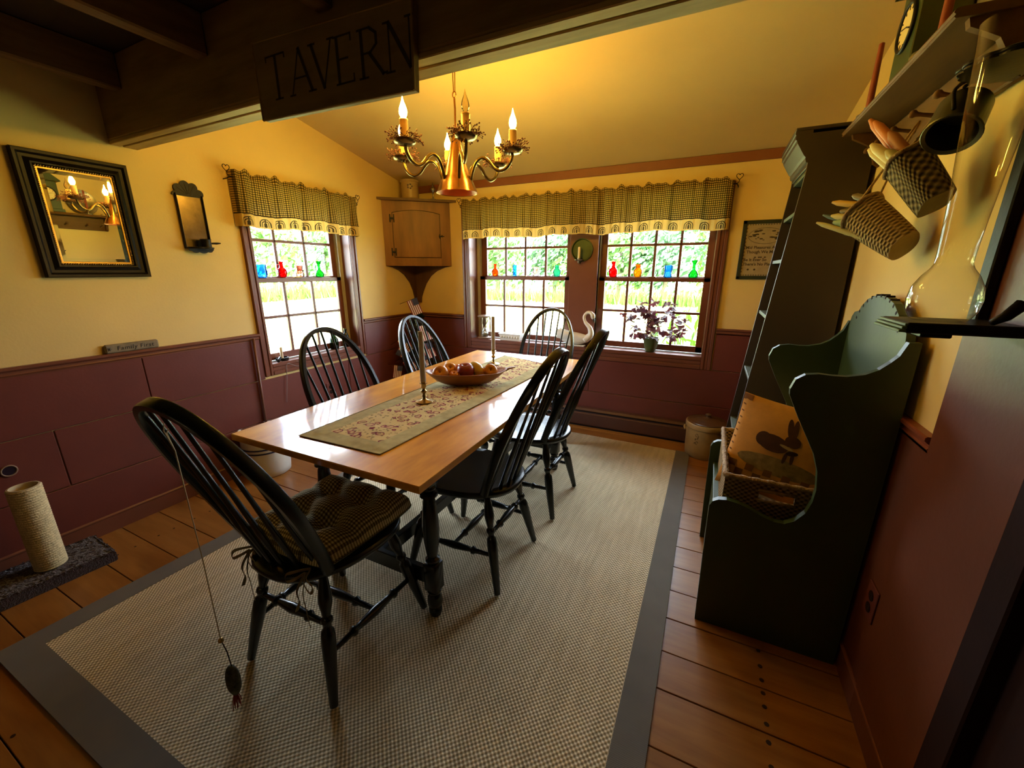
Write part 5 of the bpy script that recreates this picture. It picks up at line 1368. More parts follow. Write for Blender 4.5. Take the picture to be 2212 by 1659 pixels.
for k in range(13):
    m = MB(); a = pi*(.12+.76*k/12); c = Vector((.531, (YA+YB)/2+.225*cos(a), 1.128+.150*sin(a)+.004)); m.box(-.012, .012, -.004, .004, -.007, .004, 0, Matrix.Translation(c) @ Matrix.Rotation(a-pi/2, 4, 'X'))
    m.build('carved_notch', M_darkbrown, st, world=True)
MB().box(.105, .520, YA, YB, .418, .440, .003).build('seat', M_green, st, world=True)
MB().box(.112, .130, YA, YB, .02, .418, .003).build('front_panel', M_green, st, world=True)
# woven basket
M_wk = weave('water_hyacinth', (.085, .050, .018), (.44, .29, .12), 44, 60, .8, .9, .006, 'UV', var=.12)
M_wk2 = paint('basket_braid', (.32, .21, .085), .8, .35, 60, .6, 120)
bk = thing('woven_basket', 'square woven basket with cut-out handles on the settle seat', 'basket', (.29, 1.84, .4405))
bx0, bx1, by0, by1, bh0 = .125, .508, 1.575, 2.085, .185
def wallpanel(o, du, dv, L, H, t, nrm_, holes, nm):
    m = MB(); o = Vector(o); du = Vector(du); dv = Vector(dv); nr = Vector(nrm_)
    def cell(u0, u1, v0, v1):
        vs = [o+du*u+dv*v+nr*d for d in (0, t) for (u, v) in ((u0, v0), (u1, v0), (u1, v1), (u0, v1))]
        m.uv.extend([(u, v) for d in (0, t) for (u, v) in ((u0, v0), (u1, v0), (u1, v1), (u0, v1))])
        m.add(vs, [(3, 2, 1, 0), (4, 5, 6, 7), (0, 1, 5, 4), (1, 2, 6, 5), (2, 3, 7, 6), (3, 0, 4, 7)])
    if holes:
        (hu0, hu1, hv0, hv1) = holes
        cell(0, hu0, 0, H); cell(hu1, L, 0, H); cell(hu0, hu1, 0, hv0); cell(hu0, hu1, hv1, H)
    else: cell(0, L, 0, H)
    m.build(nm, M_wk, bk, world=True)
Z0 = .4415
wallpanel((bx0, by0, Z0), (1, 0, 0), (0, 0, 1), bx1-bx0, bh0, .012, (0, 1, 0), (.115, .225, .115, .150), 'side')
wallpanel((bx0, by1, Z0), (1, 0, 0), (0, 0, 1), bx1-bx0, bh0, .012, (0, -1, 0), None, 'side')
wallpanel((bx0, by0+.012, Z0), (0, 1, 0), (0, 0, 1), by1-by0-.024, bh0, .012, (1, 0, 0), None, 'side')
wallpanel((bx1, by0+.012, Z0), (0, 1, 0), (0, 0, 1), by1-by0-.024, bh0, .012, (-1, 0, 0), None, 'side')
MB().box(bx0+.012, bx1-.012, by0+.012, by1-.012, Z0, Z0+.008).build('bottom', M_wk, bk, world=True)
m = MB(); zt = Z0+bh0
rim = [(bx0, by0), (bx1, by0), (bx1, by1), (bx0, by1)]
pts = []
for i in range(4):
    a, b = Vector((*rim[i], zt)), Vector((*rim[(i+1) % 4], zt)); n_ = 26
    pts += [a.lerp(b, k/n_) for k in range(n_)]
m.tube(pts, [.0095+.002*sin(k*2.1) for k in range(len(pts))], 8, closed=True).build('braided_rim', M_wk2, bk, 180, world=True)
m = MB(); m.tube([(bx0+.11, by0-.003, Z0+.112), (bx0+.17, by0-.004, Z0+.112), (bx0+.23, by0-.003, Z0+.112)], .006, 6); m.tube([(bx0+.11, by0-.003, Z0+.152), (bx0+.17, by0-.004, Z0+.152), (bx0+.23, by0-.003, Z0+.152)], .006, 6); m.build('handle_edge', M_wk2, bk, 180, world=True)
# rabbit pillow
pl_ = thing('rabbit_pillow', 'golden cushion printed with a brown rabbit standing in the woven basket', 'cushion', (.315, 1.84, .470))
M_pil = paint('golden_cloth', (.74, .38, .09), .85, .25, 7, .1, 120); M_pilb = paint('rabbit_brown', (.085, .032, .015), .85, .3, 30)
PW, PH = .365, .40
Mp = Matrix.Translation(Vector((.318, 1.820, .655))) @ Matrix.Rotation(radians(-4), 4, 'Z') @ Matrix.Rotation(radians(-14), 4, 'X') @ Matrix.Rotation(radians(9), 4, 'Y')
def pil(u, v, f):
    x = (u-.5)*2; y = (v-.5)*2
    e = max(0, (1-x*x)*(1-y*y))**.45
    k = 1-.05*(1-abs(x)**2)*abs(y)**6; k2 = 1-.05*(1-abs(y)**2)*abs(x)**6
    return Mp @ Vector((x*PW/2*k2, f*(.004+.048*e), y*PH/2*k))
m = MB(); m.grid(lambda u, v: pil(u, v, -1), 28, 28); m.grid(lambda u, v: pil(1-u, v, 1), 28, 28); m.build('case', M_pil, pl_, 180, world=True)
def patch(nm, poly, mat, lift=.0025):
    """flat print laid on the pillow front; poly in (0..1)^2"""
    m = MB(); n = len(poly); c = (sum(a for a, b in poly)/n, sum(b for a, b in poly)/n)
    rings = [(1.0, 0), (.66, 0), (.33, 0)]
    vs = []
    for s, _ in rings:
        for a, b in poly:
            u = c[0]+(a-c[0])*s; v = c[1]+(b-c[1])*s; vs.append(pil(u, v, -1)+(Mp.to_3x3() @ Vector((0, -lift, 0))))
    vs.append(pil(c[0], c[1], -1)+(Mp.to_3x3() @ Vector((0, -lift, 0))))
    fs = []
    for i in range(2):
        for k in range(n): j = (k+1) % n; fs.append((i*n+k, i*n+j, (i+1)*n+j, (i+1)*n+k))
    for k in range(n): j = (k+1) % n; fs.append((2*n+k, 2*n+j, 3*n))
    m.add(vs, fs).build(nm, mat, pl_, 180, world=True)
RS = (0, 0)
def ell(cx_, cy_, rx, ry, rot=0, n=18):
    if RS[0]: cx_ = .47+(cx_-.6)*.80; cy_ = .62+(cy_-.57)*.80; rx *= .80; ry *= .80
    return [(cx_+rx*cos(2*pi*k/n)*cos(rot)-ry*sin(2*pi*k/n)*sin(rot), cy_+rx*cos(2*pi*k/n)*sin(rot)+ry*sin(2*pi*k/n)*cos(rot)) for k in range(n)]
RS = (-.10, .035)
patch('rabbit_print', ell(.52, .52, .19, .105, -.12), M_pilb); patch('rabbit_print', ell(.40, .545, .09, .09), M_pilb, .003)
patch('rabbit_print', ell(.73, .60, .095, .07, -.15), M_pilb, .003); patch('rabbit_print', ell(.66, .75, .035, .12, .22), M_pilb, .003); patch('rabbit_print', ell(.72, .75, .032, .12, .10), M_pilb, .0035)
patch('rabbit_print', ell(.70, .39, .022, .075, -.1), M_pilb, .003); patch('rabbit_print', ell(.78, .40, .022, .075, .1), M_pilb, .003)
patch('ribbon_print', ell(.68, .515, .085, .018, -.2), paint('cream_print', (.55, .42, .22), .85), .0042)
patch('bow_print', ell(.76, .46, .07, .028, .2), plain('dark_bow', (.03, .012, .008), .9), .0045)
RS = (0, 0)
patch('grass_print', ell(.52, .36, .40, .09, -.03), paint('mossy_print', (.30, .22, .08), .85, .4, 40), .0018)
M_chk = plain('dark_check', (.22, .10, .035), .9)
for j in range(3):
    for i in range(10):
        if (i+j) % 2: continue
        u0 = .06+.088*i; v0 = .235-.075*j
        patch('check_print', [(u0, v0), (u0+.08, v0), (u0+.08, v0+.068), (u0, v0+.068)], M_chk, .002)
for k in range(9):
    v0 = .32+.07*k
    for u0 in (.012, .955): patch('stitch_print', [(u0, v0), (u0+.03, v0-.008), (u0+.03, v0+.006), (u0, v0+.014)], M_chk, .002)
patch('corner_print', [(.0, .93), (.09, .93), (.10, .99), (.0, .995)], M_chk, .0025); patch('corner_print', ell(.62, .975, .05, .016), M_pilb, .0025)

# ================================================================== wall shelf with peg rail
ws = thing('wall_shelf', 'brown peg-rail shelf high on the right wall', 'shelf', (.50, 1.87, 1.76))
M_shf = wood('walnut_shelf', (.10, .047, .010), (.16, .080, .018), (10, 1, 10), 2.5, .6, .2)
SY0, SY1 = 1.405, 2.325
MB().prism([(.414, 1.903), (.410, 1.906), (.412, 1.911), (.408, 1.915), (.410, 1.920), (.416, 1.923), (RW-.002, 1.923), (RW-.002, 1.903)], (0, SY0, 0), (1, 0, 0), (0, 0, 1), (0, 1, 0), SY1-SY0).build('shelf_board', M_shf, ws, world=True)
MB().box(RW-.022, RW-.002, SY0+.02, SY1-.02, 1.775, 1.903, .004).build('peg_rail', M_shf, ws, world=True)
br = [(RW-.022, 1.903), (.440, 1.903), (.445, 1.885), (.470, 1.872), (.500, 1.855), (.520, 1.82), (.530, 1.785), (RW-.022, 1.772)]
for y_ in (SY0+.01, SY1-.03): MB().prism(br, (0, y_, 0), (1, 0, 0), (0, 0, 1), (0, 1, 0), .02).build('bracket', M_shf, ws, world=True)
PY = (1.50, 1.66, 1.82, 1.98, 2.14, 2.26)
for y_ in PY:
    MB().lathe([(.007, 0), (.006, .02), (.0055, .04), (.007, .052), (.011, .058), (.011, .066), (.006, .07)], 12, (RW-.022, y_, 1.815), (-1, 0, .22)).build('peg', M_shf, ws, 60, world=True)
SHT = 1.9235
# mantel clock
ck2 = thing('shelf_clock', 'dark green steeple-roofed clock standing on the peg-rail shelf', 'clock', (.50, 1.86, SHT))
cx0, cx1, cy0, cy1 = .445, .562, 1.800, 1.965
MB().box(cx0, cx1, cy0, cy1, SHT, SHT+.285, .003).build('case', M_green, ck2, world=True)
MB().box(cx0-.012, cx1, cy0-.012, cy1+.012, SHT, SHT+.030, .004).build('plinth', M_green, ck2, world=True)
rf = [(cy0-.028, SHT+.285), (cy1+.028, SHT+.285), (cy1+.028, SHT+.296), ((cy0+cy1)/2+.012, SHT+.385), ((cy0+cy1)/2-.012, SHT+.385), (cy0-.028, SHT+.296)]
MB().prism(rf, (cx0-.022, 0, 0), (0, 1, 0), (0, 0, 1), (1, 0, 0), cx1-cx0+.022).build('pediment', M_green, ck2, world=True)
MB().tube([Vector((cx0-.004, (cy0+cy1)/2+.062*cos(2*pi*k/36), SHT+.165+.062*sin(2*pi*k/36))) for k in range(36)], .006, 8, closed=True).build('bezel', M_blackmetal, ck2, 180, world=True)
dl = MB().lathe([(.058, 0), (.058, .002)], 36, (cx0-.001, (cy0+cy1)/2, SHT+.165), (-1, 0, 0)).build('dial', plain('ivory_dial', (.72, .58, .25), .6), ck2, world=True)
dc = Vector((cx0-.0032, (cy0+cy1)/2, SHT+.165))
m = MB()
for k in range(12):
    a = 2*pi*k/12; d = Vector((0, -sin(a), cos(a))); m.tube([dc+d*.044, dc+d*.054], .0022, 4)
m.build('hour_marks', M_ink, dl, world=True)
m = MB(); m.tube([dc, dc+Vector((-.001, .042, .008))], .0018, 4); m.tube([dc, dc+Vector((-.001, -.028, -.012))], .0026, 4); m.build('hands', M_ink, dl, world=True)
# red taper in holder, brass chamberstick, pewter plates
def hold(px, py, x, zt, col, label, hl):
    q = on_x(px, py, x); loc = Vector((x, q.y, SHT))
    t = thing('candle_holder', hl, 'candle holder', loc, group='candle holders on the peg-rail shelf')
    MB().lathe([(.032, 0), (.034, .003), (.033, .007), (.014, .008), (.0125, .010), (.0125, .028), (.015, .03), (.011, .03)], 20).build('dish', M_pewter, t, 50)
    c = MB().lathe([(.0105, 0), (.0105, .05), (.0085, zt-SHT-.03), (.004, zt-SHT-.027)], 14).build('taper_candle', col, None, 50); c.location = loc+Vector((0, 0, .0305)); tag(c, label, 'candle', 'tapers on the peg-rail shelf')
M_rc = paint('barn_red_wax', (.26, .045, .015), .5, .1)
hold(1876, 236, .445, 2.155, M_rc, 'barn red taper at the far end of the peg-rail shelf', 'pewter candle dish at the far end of the peg-rail shelf')
hold(2042, 42, .455, 2.16, M_rc, 'barn red taper at the near end of the shelf, cut off by the frame', 'pewter candle dish at the near end of the peg-rail shelf')
for k, (y_, r, lb) in enumerate(((2.155, .125, 'pewter charger leaning on the wall behind the red taper'), (1.60, .11, 'pewter plate leaning on the wall at the near end of the shelf'))):
    t = thing('pewter_plate', lb, 'plate', (.545, y_, SHT), group='pewter plates on the shelf')
    MB().lathe([(0.0, 0), (r*.62, 0), (r*.70, .010), (r*.97, .016), (r, .018), (r*.985, .021), (r*.69, .014), (r*.60, .004), (0, .004)], 40, (.012, 0, r+.001), (-1, 0, .13), cap=False).build('plate_body', M_pewter, t, 50)
MB().lathe([(.006, 0), (.010, .008), (.006, .016)], 10, (.428, 2.25, SHT)).build('brass_ball', M_brass, None, 60); tag(bpy.data.objects['brass_ball'], 'small shiny brass knob at the shelf end by the bookcase', 'ornament')
MB().lathe([(.014, 0), (.016, .01), (.010, .02), (.004, .024)], 12, (.430, 1.68, SHT)).build('pewter_button', M_pewter, None, 60); tag(bpy.data.objects['pewter_button'], 'small shiny pewter button in front of the clock', 'ornament')

# ================================================================== hanging candle baskets
M_spl = weave('ash_splint', (.060, .046, .018), (.27, .21, .095), 62, 52, .75, .9, .006, 'UV', var=.12)
M_wic = weave('wicker', (.13, .082, .028), (.50, .36, .15), 26, 110, .75, 1.0, .008, 'UV', var=.10)
def hbasket(name, label, o, top, w0, w1, d0, d1, mat, hang, group, nb=40, sq=.5, uvs=(.34, .2)):
    """tapered pocket from bottom centre o to opening centre top; sq: squareness"""
    t = thing(name, label, 'basket', o, group=group); o = Vector(o); top = Vector(top); ax = (top-o)
    e1 = Vector((0, 1, 0)); e1 = (e1-ax.normalized()*e1.dot(ax.normalized())).normalized(); e2 = ax.normalized().cross(e1)
    def S(u, v, k=1.0):
        a = 2*pi*u; c, s = cos(a), sin(a)
        c = math.copysign(abs(c)**sq, c); s = math.copysign(abs(s)**sq, s)
        wv_ = (w0+(w1-w0)*v**.8)*k; dv_ = (d0+(d1-d0)*v**.8)*k
        return o+ax*v+e1*(c*wv_)+e2*(s*dv_)
    m = MB(); m.grid(lambda u, v: S(u, v), nb, 10, lambda u, v: (u*uvs[0], v*uvs[1]*1.0), closed_u=True)
    bi = len(m.v); m.v += [o.copy()]; m.uv.append((0, 0)); m.f += [(bi, (k+1) % nb, k) for k in range(nb)]
    m.build('pocket', mat, t, 50, world=True)
    m = MB(); m.tube([S(k/nb, 1.0, 1.02) for k in range(nb)], .0055, 6, closed=True); m.build('rim', M_wk2, t, 180, world=True)
    h = Vector(hang); m = MB(); m.tube(spline([S(0.0, 1), S(0, 1).lerp(h, .6)+Vector((0, .02, .01)), h, S(.5, 1).lerp(h, .6)+Vector((0, -.02, .01)), S(.5, 1)], 5), .0035, 6); m.build('handle', M_wk2, t, 180, world=True)
    return t, S, ax.normalized(), e1, e2
upo = on_y(2022, 440, 1.50); upt = on_y(1957, 346, 1.56)
t1, S1, a1_, e1_, f1_ = hbasket('splint_basket', 'grey splint basket of tapers hanging from the shelf pegs', upo, upt, .052, .058, .034, .042, M_spl, (RW-.06, 1.58, 1.835), 'candle baskets hung on the right wall', uvs=(.36, .14))
loo = on_y(1953, 532, 1.71); lot = on_y(1863, 464, 1.80)
t2, S2, a2_, e2_, f2_ = hbasket('wicker_basket', 'tan wicker pocket basket of tapers hanging below the splint basket', loo, lot, .064, .084, .042, .060, M_wic, (RW-.05, 1.86, 1.815), 'candle baskets hung on the right wall', sq=.8, uvs=(.34, .14))
def taper(px0, px1, y0_, y1_, r, mt, label, wick=True):
    a = on_y(*px0, y0_); b = on_y(*px1, y1_); L = (b-a).length
    c = MB(); c.lathe([(r*.95, 0), (r, L*.5), (r*.85, L*.88), (r*.35, L)], 12, (0, 0, 0), b-a); o = c.build('taper_candle', mt, None, 60); o.location = a
    tag(o, label, 'candle', 'tapers in the hanging baskets')
wx = lambda n, c: paint(n, c, .5, .08)
W_o = wx('orange_wax', (.62, .20, .04)); W_w = wx('ivory_wax', (.74, .64, .30)); W_y = wx('ochre_wax', (.55, .34, .05)); W_ol = wx('olive_wax', (.15, .12, .04)); W_g = wx('sage_wax', (.22, .36, .18)); W_b = wx('slate_wax', (.05, .09, .09)); W_t = wx('terracotta_wax', (.36, .15, .06)); W_c = wx('celery_wax', (.48, .44, .18))
taper((1975, 372), (1879, 258), 1.55, 1.62, .0125, W_o, 'orange taper, longest in the splint basket')
taper((1985, 368), (1889, 262), 1.52, 1.60, .0125, W_o, 'orange taper lying beside the longest one in the splint basket')
taper((1968, 395), (1877, 322), 1.53, 1.60, .013, W_w, 'ivory taper at the left side of the splint basket')
taper((1978, 385), (1882, 312), 1.51, 1.58, .014, W_w, 'ivory taper lying over another in the splint basket')
taper((2000, 380), (1920, 285), 1.50, 1.57, .015, W_t, 'terracotta taper at the right side of the splint basket')
taper((1990, 385), (1915, 325), 1.49, 1.54, .014, W_c, 'short pale tan taper low in the splint basket')
taper((1910, 450), (1798, 437), 1.77, 1.86, .011, W_y, 'ochre taper pointing left from the wicker basket')
taper((1905, 440), (1842, 422), 1.79, 1.86, .012, W_ol, 'olive taper at the top of the wicker basket')
taper((1905, 462), (1815, 456), 1.76, 1.84, .012, W_ol, 'dark olive taper under the ochre one in the wicker basket')
taper((1900, 480), (1796, 466), 1.75, 1.84, .012, W_c, 'pale celery taper in the wicker basket')
taper((1900, 492), (1800, 480), 1.74, 1.82, .013, W_g, 'sage green taper in the wicker basket')
taper((1895, 500), (1778, 464), 1.76, 1.86, .008, W_b, 'slate taper with a bent tip in the wicker basket')
taper((1890, 520), (1764, 481), 1.74, 1.84, .009, W_c, 'pale thin taper lowest in the wicker basket')
# tin mug hung on a peg
q = on_y(2068, 262, 1.42)
mg = thing('tin_mug', 'dark tin mug hanging mouth-down from a peg behind the glass chimney', 'mug', q)
dm = Vector((-.30, -.55, -.72)).normalized()
MB().lathe([(.044, -.048), (.048, -.046), (.050, .040), (.053, .043), (.051, .046), (.044, .041), (.041, -.040), (.0, -.042)], 30, (0, 0, 0), dm, cap=False).build('cup', paint('black_tin', (.11, .11, .065), .42, .2, 20, .02, 90, metal=.7), mg, 50)
MB().lathe([(.044, -.048), (0, -.0485)], 30, (0, 0, 0), dm, cap=False).build('cup_bottom', M_blackmetal, mg, 50)
xx, yy_, zz_ = frame(dm)
hp = Vector((RW-.065, 1.50, 1.82))-q
MB().tube(spline([yy_*.055+dm*.03, yy_*.055+Vector((.0, .03, .03)), hp*.9, hp*.95+Vector((0, .02, -.01)), yy_*.055-dm*.04], 6), .004, 8).build('handle', M_blackmetal, mg, 180)
# crimped tin tray on the corner board
q = on_x(2165, 165, .500)
tt = thing('crimped_tin_tray', 'black crimped tin sconce tray above the glass chimney', 'sconce', (RW-.018, 1.36, 1.74))
poly = [(0, -.10)]
for k in range(61):
    a = -pi/2+pi*k/60; r = .098+.006*abs(sin(a*9)); poly.append((r*cos(a)*1.25, r*sin(a)))
poly.append((0, .10))
Mq = Matrix.Translation(Vector((RW-.0175, 1.345, 1.775)))
MB().prism(poly, (RW-.0175, 1.345, 1.775), (-1, 0, 0), (0, 1, 0), (0, 0, 1), .006).build('tray', M_blackmetal, tt, world=True)
MB().tube([Vector((RW-.0175-a, 1.345+b, 1.783)) for a, b in poly[1:-1]], .004, 6).build('tray_rim', M_blackmetal, tt, 180, world=True)
MB().box(RW-.020, RW-.0168, 1.29, 1.349, 1.76, 2.05, .001).build('back_plate', M_blackmetal, tt, world=True)

# ================================================================== hurricane sconce on the corner board
hs_ = thing('hurricane_sconce', 'black wooden wall bracket carrying a tall glass hurricane chimney', 'sconce', (RW-.017, 1.20, 1.22))
XP = RW-.0165
MB().box(XP-.020, XP, 1.268, 1.308, 1.235, 1.75, .003).build('back_bar', M_blackmetal, hs_, world=True)
shp = [(0, 0), (0, .020), (-.012, .020), (-.012, .016), (-.006, .013), (-.006, .009), (-.014, .006), (-.014, 0)]
MB().box(.372, XP, 1.115, 1.262, 1.236, 1.258, .003).build('shelf', M_blackmetal, hs_, world=True)
m = MB()
for k, z in enumerate((1.238, 1.2445, 1.251)): m.box(.360+.004*k, .373, 1.113, 1.264, z, z+.0055, .001)
m.build('front_moulding', M_lit_edge, hs_, world=True)
MB().box(XP-.15, XP-.1, 1.14, 1.24, 1.226, 1.236, .002).build('cleat', M_blackmetal, hs_, world=True)
m = MB(); m.tube([(XP-.01, 1.15, 1.30), (XP-.03, 1.145, 1.275), (XP-.05, 1.14, 1.262)], [.012, .010, .006], 8); m.build('scroll', M_blackmetal, hs_, 180, world=True)
hc = thing('glass_chimney', 'tall clear hurricane glass with a round bulb standing on the black bracket', 'hurricane glass', (.443, 1.188, 1.2585))
def cg():
    mt, nt, p = base('chimney_glass')
    nt.nodes.remove(p); out = nt.nodes['Material Output']
    tr = node(nt, 'ShaderNodeBsdfTransparent'); tr.inputs[0].default_value = (.94, .94, .88, 1)
    gl = node(nt, 'ShaderNodeBsdfGlossy'); gl.inputs['Roughness'].default_value = .02
    lw = node(nt, 'ShaderNodeLayerWeight'); lw.inputs[0].default_value = .5
    fr = node(nt, 'ShaderNodeMath', operation='POWER'); fr.inputs[1].default_value = 2.4; nt.links.new(lw.outputs['Facing'], fr.inputs[0])
    mx = node(nt, 'ShaderNodeMixShader'); nt.links.new(fr.outputs[0], mx.inputs[0]); nt.links.new(tr.outputs[0], mx.inputs[1]); nt.links.new(gl.outputs[0], mx.inputs[2])
    nt.links.new(mx.outputs[0], out.inputs[0]); return mt
gp_ = [(.040, 0), (.047, .004), (.056, .022), (.0585, .045), (.055, .070), (.044, .093), (.033, .108), (.029, .118), (.029, .14), (.0315, .20), (.036, .28), (.042, .36), (.046, .43), (.050, .50), (.054, .545)]
MB().lathe(gp_, 44, cap=False).build('chimney', cg(), hc, 180)

# ================================================================== TAVERN sign
tv = thing('tavern_sign', 'wooden board lettered TAVERN hanging on the header beam', 'sign', (-1.21, 1.128, 1.885))
M_tav = wood('tavern_board', (.17, .105, .030), (.28, .18, .060), (1.5, 10, 10), 2.5, .65)
tq_ = [(-1.557, 1.890), (-.866, 1.876), (-.858, 2.100), (-1.560, 2.128)]
m = MB(); m.prism([(a, b) for a, b in tq_], (0, 1.141, 0), (1, 0, 0), (0, 0, 1), (0, -1, 0), .026); m.build('board', M_tav, tv, world=True)
m = MB()
for i in range(4):
    a, b = tq_[i], tq_[(i+1) % 4]; m.tube([(a[0], 1.116, a[1]), (b[0], 1.116, b[1])], .004, 6)
m.build('moulded_edge', M_beam, tv, world=True)
M_let = plain('dark_lettering', (.030, .019, .008), .7)
L0 = {'T': [((0, 1), (1, 1), 1), ((.5, 1), (.5, 0), 2.2), ((.3, 0), (.7, 0), 1), ((0, 1), (0, .9), 1), ((1, 1), (1, .9), 1)],
      'A': [((.05, 0), (.5, 1), 1), ((.5, 1), (.95, 0), 2.2), ((.22, .36), (.76, .36), 1), ((-.05, 0), (.18, 0), 1), ((.8, 0), (1.1, 0), 1)],
      'V': [((.05, 1), (.5, 0), 2.2), ((.5, 0), (.95, 1), 1), ((-.08, 1), (.2, 1), 1), ((.8, 1), (1.08, 1), 1)],
      'E': [((.2, 0), (.2, 1), 2.2), ((.05, 1), (.9, 1), 1), ((.2, .52), (.7, .52), 1), ((.05, 0), (.95, 0), 1), ((.9, 1), (.9, .86), 1), ((.95, 0), (.95, .15), 1)],
      'R': [((.2, 0), (.2, 1), 2.2), ((.05, 1), (.55, 1), 1), ((.55, 1), (.82, .86), 1.6), ((.82, .86), (.82, .64), 1.8), ((.82, .64), (.55, .5), 1.4), ((.55, .5), (.2, .5), 1), ((.5, .5), (1.05, 0), 2.0), ((.03, 0), (.4, 0), 1), ((1.0, 0), (1.2, .02), 1)],
      'N': [((.15, 0), (.15, 1), 1), ((.15, 1), (.88, 0), 2.2), ((.88, 0), (.88, 1), 1), ((0, 0), (.3, 0), 1), ((.75, 1), (1.0, 1), 1), ((-.03, 1), (.15, 1), 1)]}
x = -1.500
for chh, w_ in zip('TAVERN', (.095, .110, .100, .085, .095, .105)):
    m = MB()
    t0 = (x+1.56)/.70; zb = 1.944-.012*t0; zt = 2.074-.018*t0
    for (a, b, th) in L0[chh]:
        pa = Vector((x+w_*a[0], 1.1146, zb+(zt-zb)*a[1])); pb = Vector((x+w_*b[0], 1.1146, zb+(zt-zb)*b[1]))
        d = (pb-pa).normalized(); n_ = Vector((-d.z, 0, d.x))*(.0026*th); q = Vector((0, -.0006, 0)); pa -= d*.002; pb += d*.002
        m.add([pa-n_, pb-n_, pb+n_, pa+n_, pa-n_+q, pb-n_+q, pb+n_+q, pa+n_+q], [(0, 1, 2, 3), (7, 6, 5, 4), (0, 4, 5, 1), (1, 5, 6, 2), (2, 6, 7, 3), (3, 7, 4, 0)])
    m.build('letter', M_let, tv, world=True); x += w_+(.016 if chh not in 'AV' else .002)

# ================================================================== outdoors
GZ = -.55
def lawn_mat():
    mt, nt, p = base('summer_lawn'); v = coords(nt)
    nt.links.new(ramp(nt, noise(nt, v, .5, 5), (.30, .34, .10), (.48, .46, .20), .35, .7), p.inputs['Base Color']); p.inputs['Roughness'].default_value = .9; p.inputs['Specular IOR Level'].default_value = .1; return mt
m = MB(); m.add([(-70, -30, GZ), (60, -30, GZ), (60, 70, GZ), (-70, 70, GZ)], [(0, 1, 2, 3)])
lawn = m.build('ground', lawn_mat()); lawn['kind'] = 'structure'
def leaf_mat(n, c1, c2):
    mt, nt, p = base(n); v = coords(nt)
    cc_ = ramp(nt, noise(nt, v, 1.3, 4), c1, c2); nt.links.new(cc_, p.inputs['Base Color']); p.inputs['Roughness'].default_value = .7
    out = nt.nodes['Material Output']; tl = node(nt, 'ShaderNodeBsdfTranslucent'); nt.links.new(cc_, tl.inputs[0]); mx = node(nt, 'ShaderNodeMixShader'); mx.inputs[0].default_value = .3
    nt.links.new(p.outputs[0], mx.inputs[1]); nt.links.new(tl.outputs[0], mx.inputs[2]); nt.links.new(mx.outputs[0], out.inputs[0]); return mt
LM = [leaf_mat('leaf_light', (.045, .125, .014), (.13, .25, .045)), leaf_mat('leaf_mid', (.028, .085, .012), (.085, .18, .035)), leaf_mat('leaf_blue', (.03, .085, .032), (.085, .18, .075))]
M_bark = paint('grey_bark', (.14, .11, .08), .9)
def tree(p, h, r, mt, label, seed, n=1100):
    rnd = random.Random(seed); t = thing('tree', label, 'tree', p, group='trees beyond the lawn')
    m = MB(); lobes = [(Vector((rnd.uniform(-.5, .5)*r, rnd.uniform(-.5, .5)*r, h*rnd.uniform(.28, .85))), r*rnd.uniform(.45, .75)) for _ in range(9)]+[(Vector((0, 0, h*.25)), r*.8)]
    for k in range(n):
        c, lr = lobes[rnd.randrange(len(lobes))]; d = Vector((rnd.gauss(0, 1), rnd.gauss(0, 1), rnd.gauss(0, .8))).normalized()
        q = c+d*lr*rnd.uniform(.75, 1.08); q.z = max(q.z, .1); s = rnd.uniform(.14, .34)
        nn = (d+Vector((rnd.uniform(-.6, .6), rnd.uniform(-.6, .6), rnd.uniform(-.3, .8)))).normalized(); a = nn.orthogonal().normalized(); b = nn.cross(a)
        m.add([q-a*s, q-b*s*.5, q+a*s, q+b*s*.5], [(0, 1, 2, 3)])
    m.build('crown', mt, t)
    MB().tube([(0, 0, 0), (.1, .05, h*.4), (0, 0, h*.75)], [.18, .14, .05], 8).build('trunk', M_bark, t, 180)
k = 0
lbs = ['leafy tree across the lawn seen through the single left window', 'leafy tree across the lawn seen through the double window']
for i in range(9):                                     # beyond the left window (to -x)
    tree((-30-random.uniform(0, 4), 8+i*4.2+random.uniform(-1, 1), GZ), random.uniform(5.6, 6.8), random.uniform(2.6, 3.4), LM[i % 3], lbs[0], 100+i)
for i in range(11):                                    # beyond the double window (to +y)
    tree((-26+i*3.4+random.uniform(-.8, .8), 29+random.uniform(0, 4), GZ), random.uniform(5.6, 6.8), random.uniform(2.4, 3.2), LM[(i+1) % 3], lbs[1], 200+i)
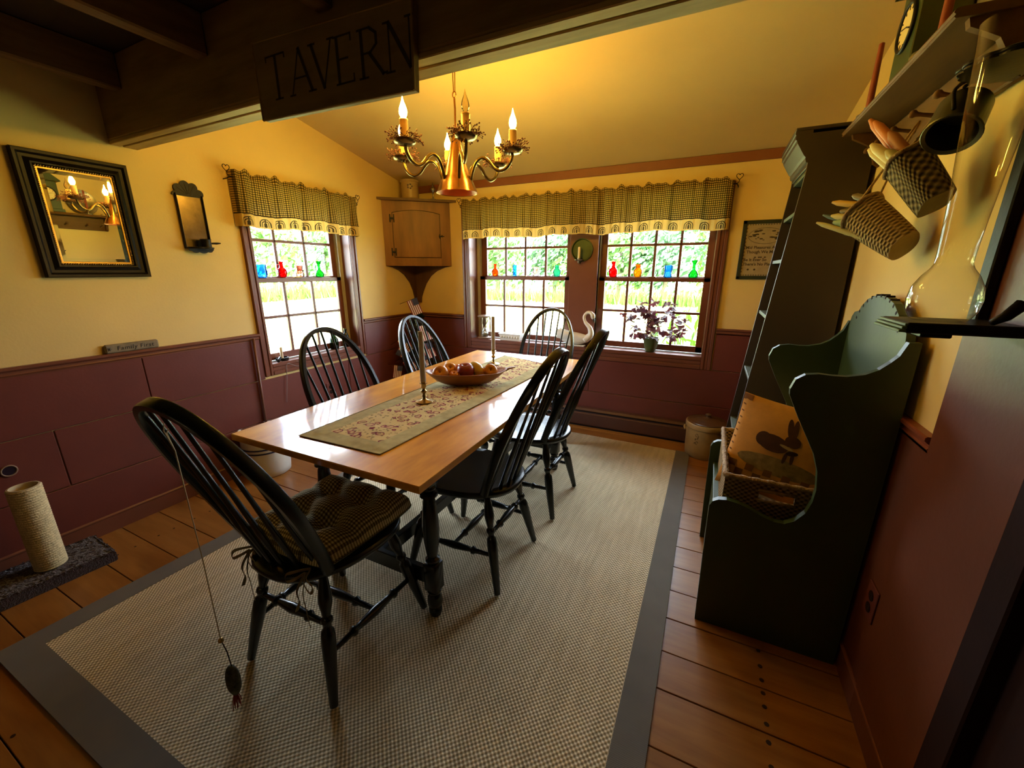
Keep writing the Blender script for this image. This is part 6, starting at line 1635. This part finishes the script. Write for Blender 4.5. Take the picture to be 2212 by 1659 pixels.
# tall meadow grass at the lawn's edge
m = MB(); rnd = random.Random(4)
for k in range(5200):
    if k % 2: b = Vector((rnd.uniform(-26, 8), rnd.uniform(24, 26.5), GZ))
    else: b = Vector((rnd.uniform(-27.5, -25), rnd.uniform(6, 30), GZ))
    h = rnd.uniform(.5, 1.25); w_ = Vector((rnd.uniform(-1, 1), rnd.uniform(-1, 1), 0)).normalized()*.06; l_ = Vector((rnd.uniform(-.3, .3), rnd.uniform(-.3, .3), h))
    m.add([b-w_, b+w_, b+l_], [(0, 1, 2)])
g_ = m.build('meadow_grass', leaf_mat('meadow', (.05, .13, .010), (.11, .21, .025))); tag(g_, 'tall meadow grass along the far edge of the lawn', 'grass'); g_['kind'] = 'stuff'
# shrub just outside the double window
sb = thing('lily_shrub', 'bright green leafy shrub just outside the double window', 'shrub', (-.22, BW+.75, GZ))
M_shr = leaf_mat('shrub_leaf', (.05, .17, .008), (.11, .28, .02))
lf = MB(); lf.add([(0, 0, 0), (-.022, .05, .01), (-.018, .11, .012), (0, .17, 0), (.018, .11, .012), (.022, .05, .01), (0, .08, -.004)], [(0, 6, 1), (1, 6, 2), (2, 6, 3), (3, 6, 4), (4, 6, 5), (5, 6, 0)])
lf0 = lf.build('leaf', M_shr, sb); rnd = random.Random(8)
st_ = MB()
for k in range(90):
    l = lf0 if k == 0 else lf0.copy()
    if k: COL.objects.link(l)
    q = Vector((rnd.uniform(-.30, .34), rnd.uniform(-.15, .15), rnd.uniform(.85, 1.47))); l.location = q
    l.rotation_euler = (rnd.uniform(.2, 1.4), rnd.uniform(-.4, .4), rnd.uniform(0, 6.28)); s = rnd.uniform(.8, 1.25); l.scale = (s, s, s)
    if k % 3 == 0: st_.tube([(q.x*.3, 0, 0), (q.x*.7, q.y*.6, q.z*.6), q], .006, 5, cap=False)
st_.build('stems', M_shr, sb)

# ================================================================== lamps in the next room, behind the camera
tk = thing('track_light', 'row of small ceiling lamps behind the camera, glinting in the glass chimney', 'ceiling light', (-.75, -1.3, 2.13))
MB().box(-.62, .62, -.02, .02, 0, .022, .003).build('track', M_pewter, tk)
M_spot = plain('spot_lamp', (1, .8, .5), .4, emit=(1.0, .72, .36), estr=30.0)
for k in range(5):
    x = -.52+.26*k
    h = MB().lathe([(.016, 0), (.030, -.02), (.034, -.07), (.030, -.07), (.026, -.02)], 18, (x, 0, 0), cap=False).build('lamp_shade', M_pewter, tk, 50)
    MB().ball((x, 0, -.060), .024, 12, 8).build('bulb', M_spot, h, 180)
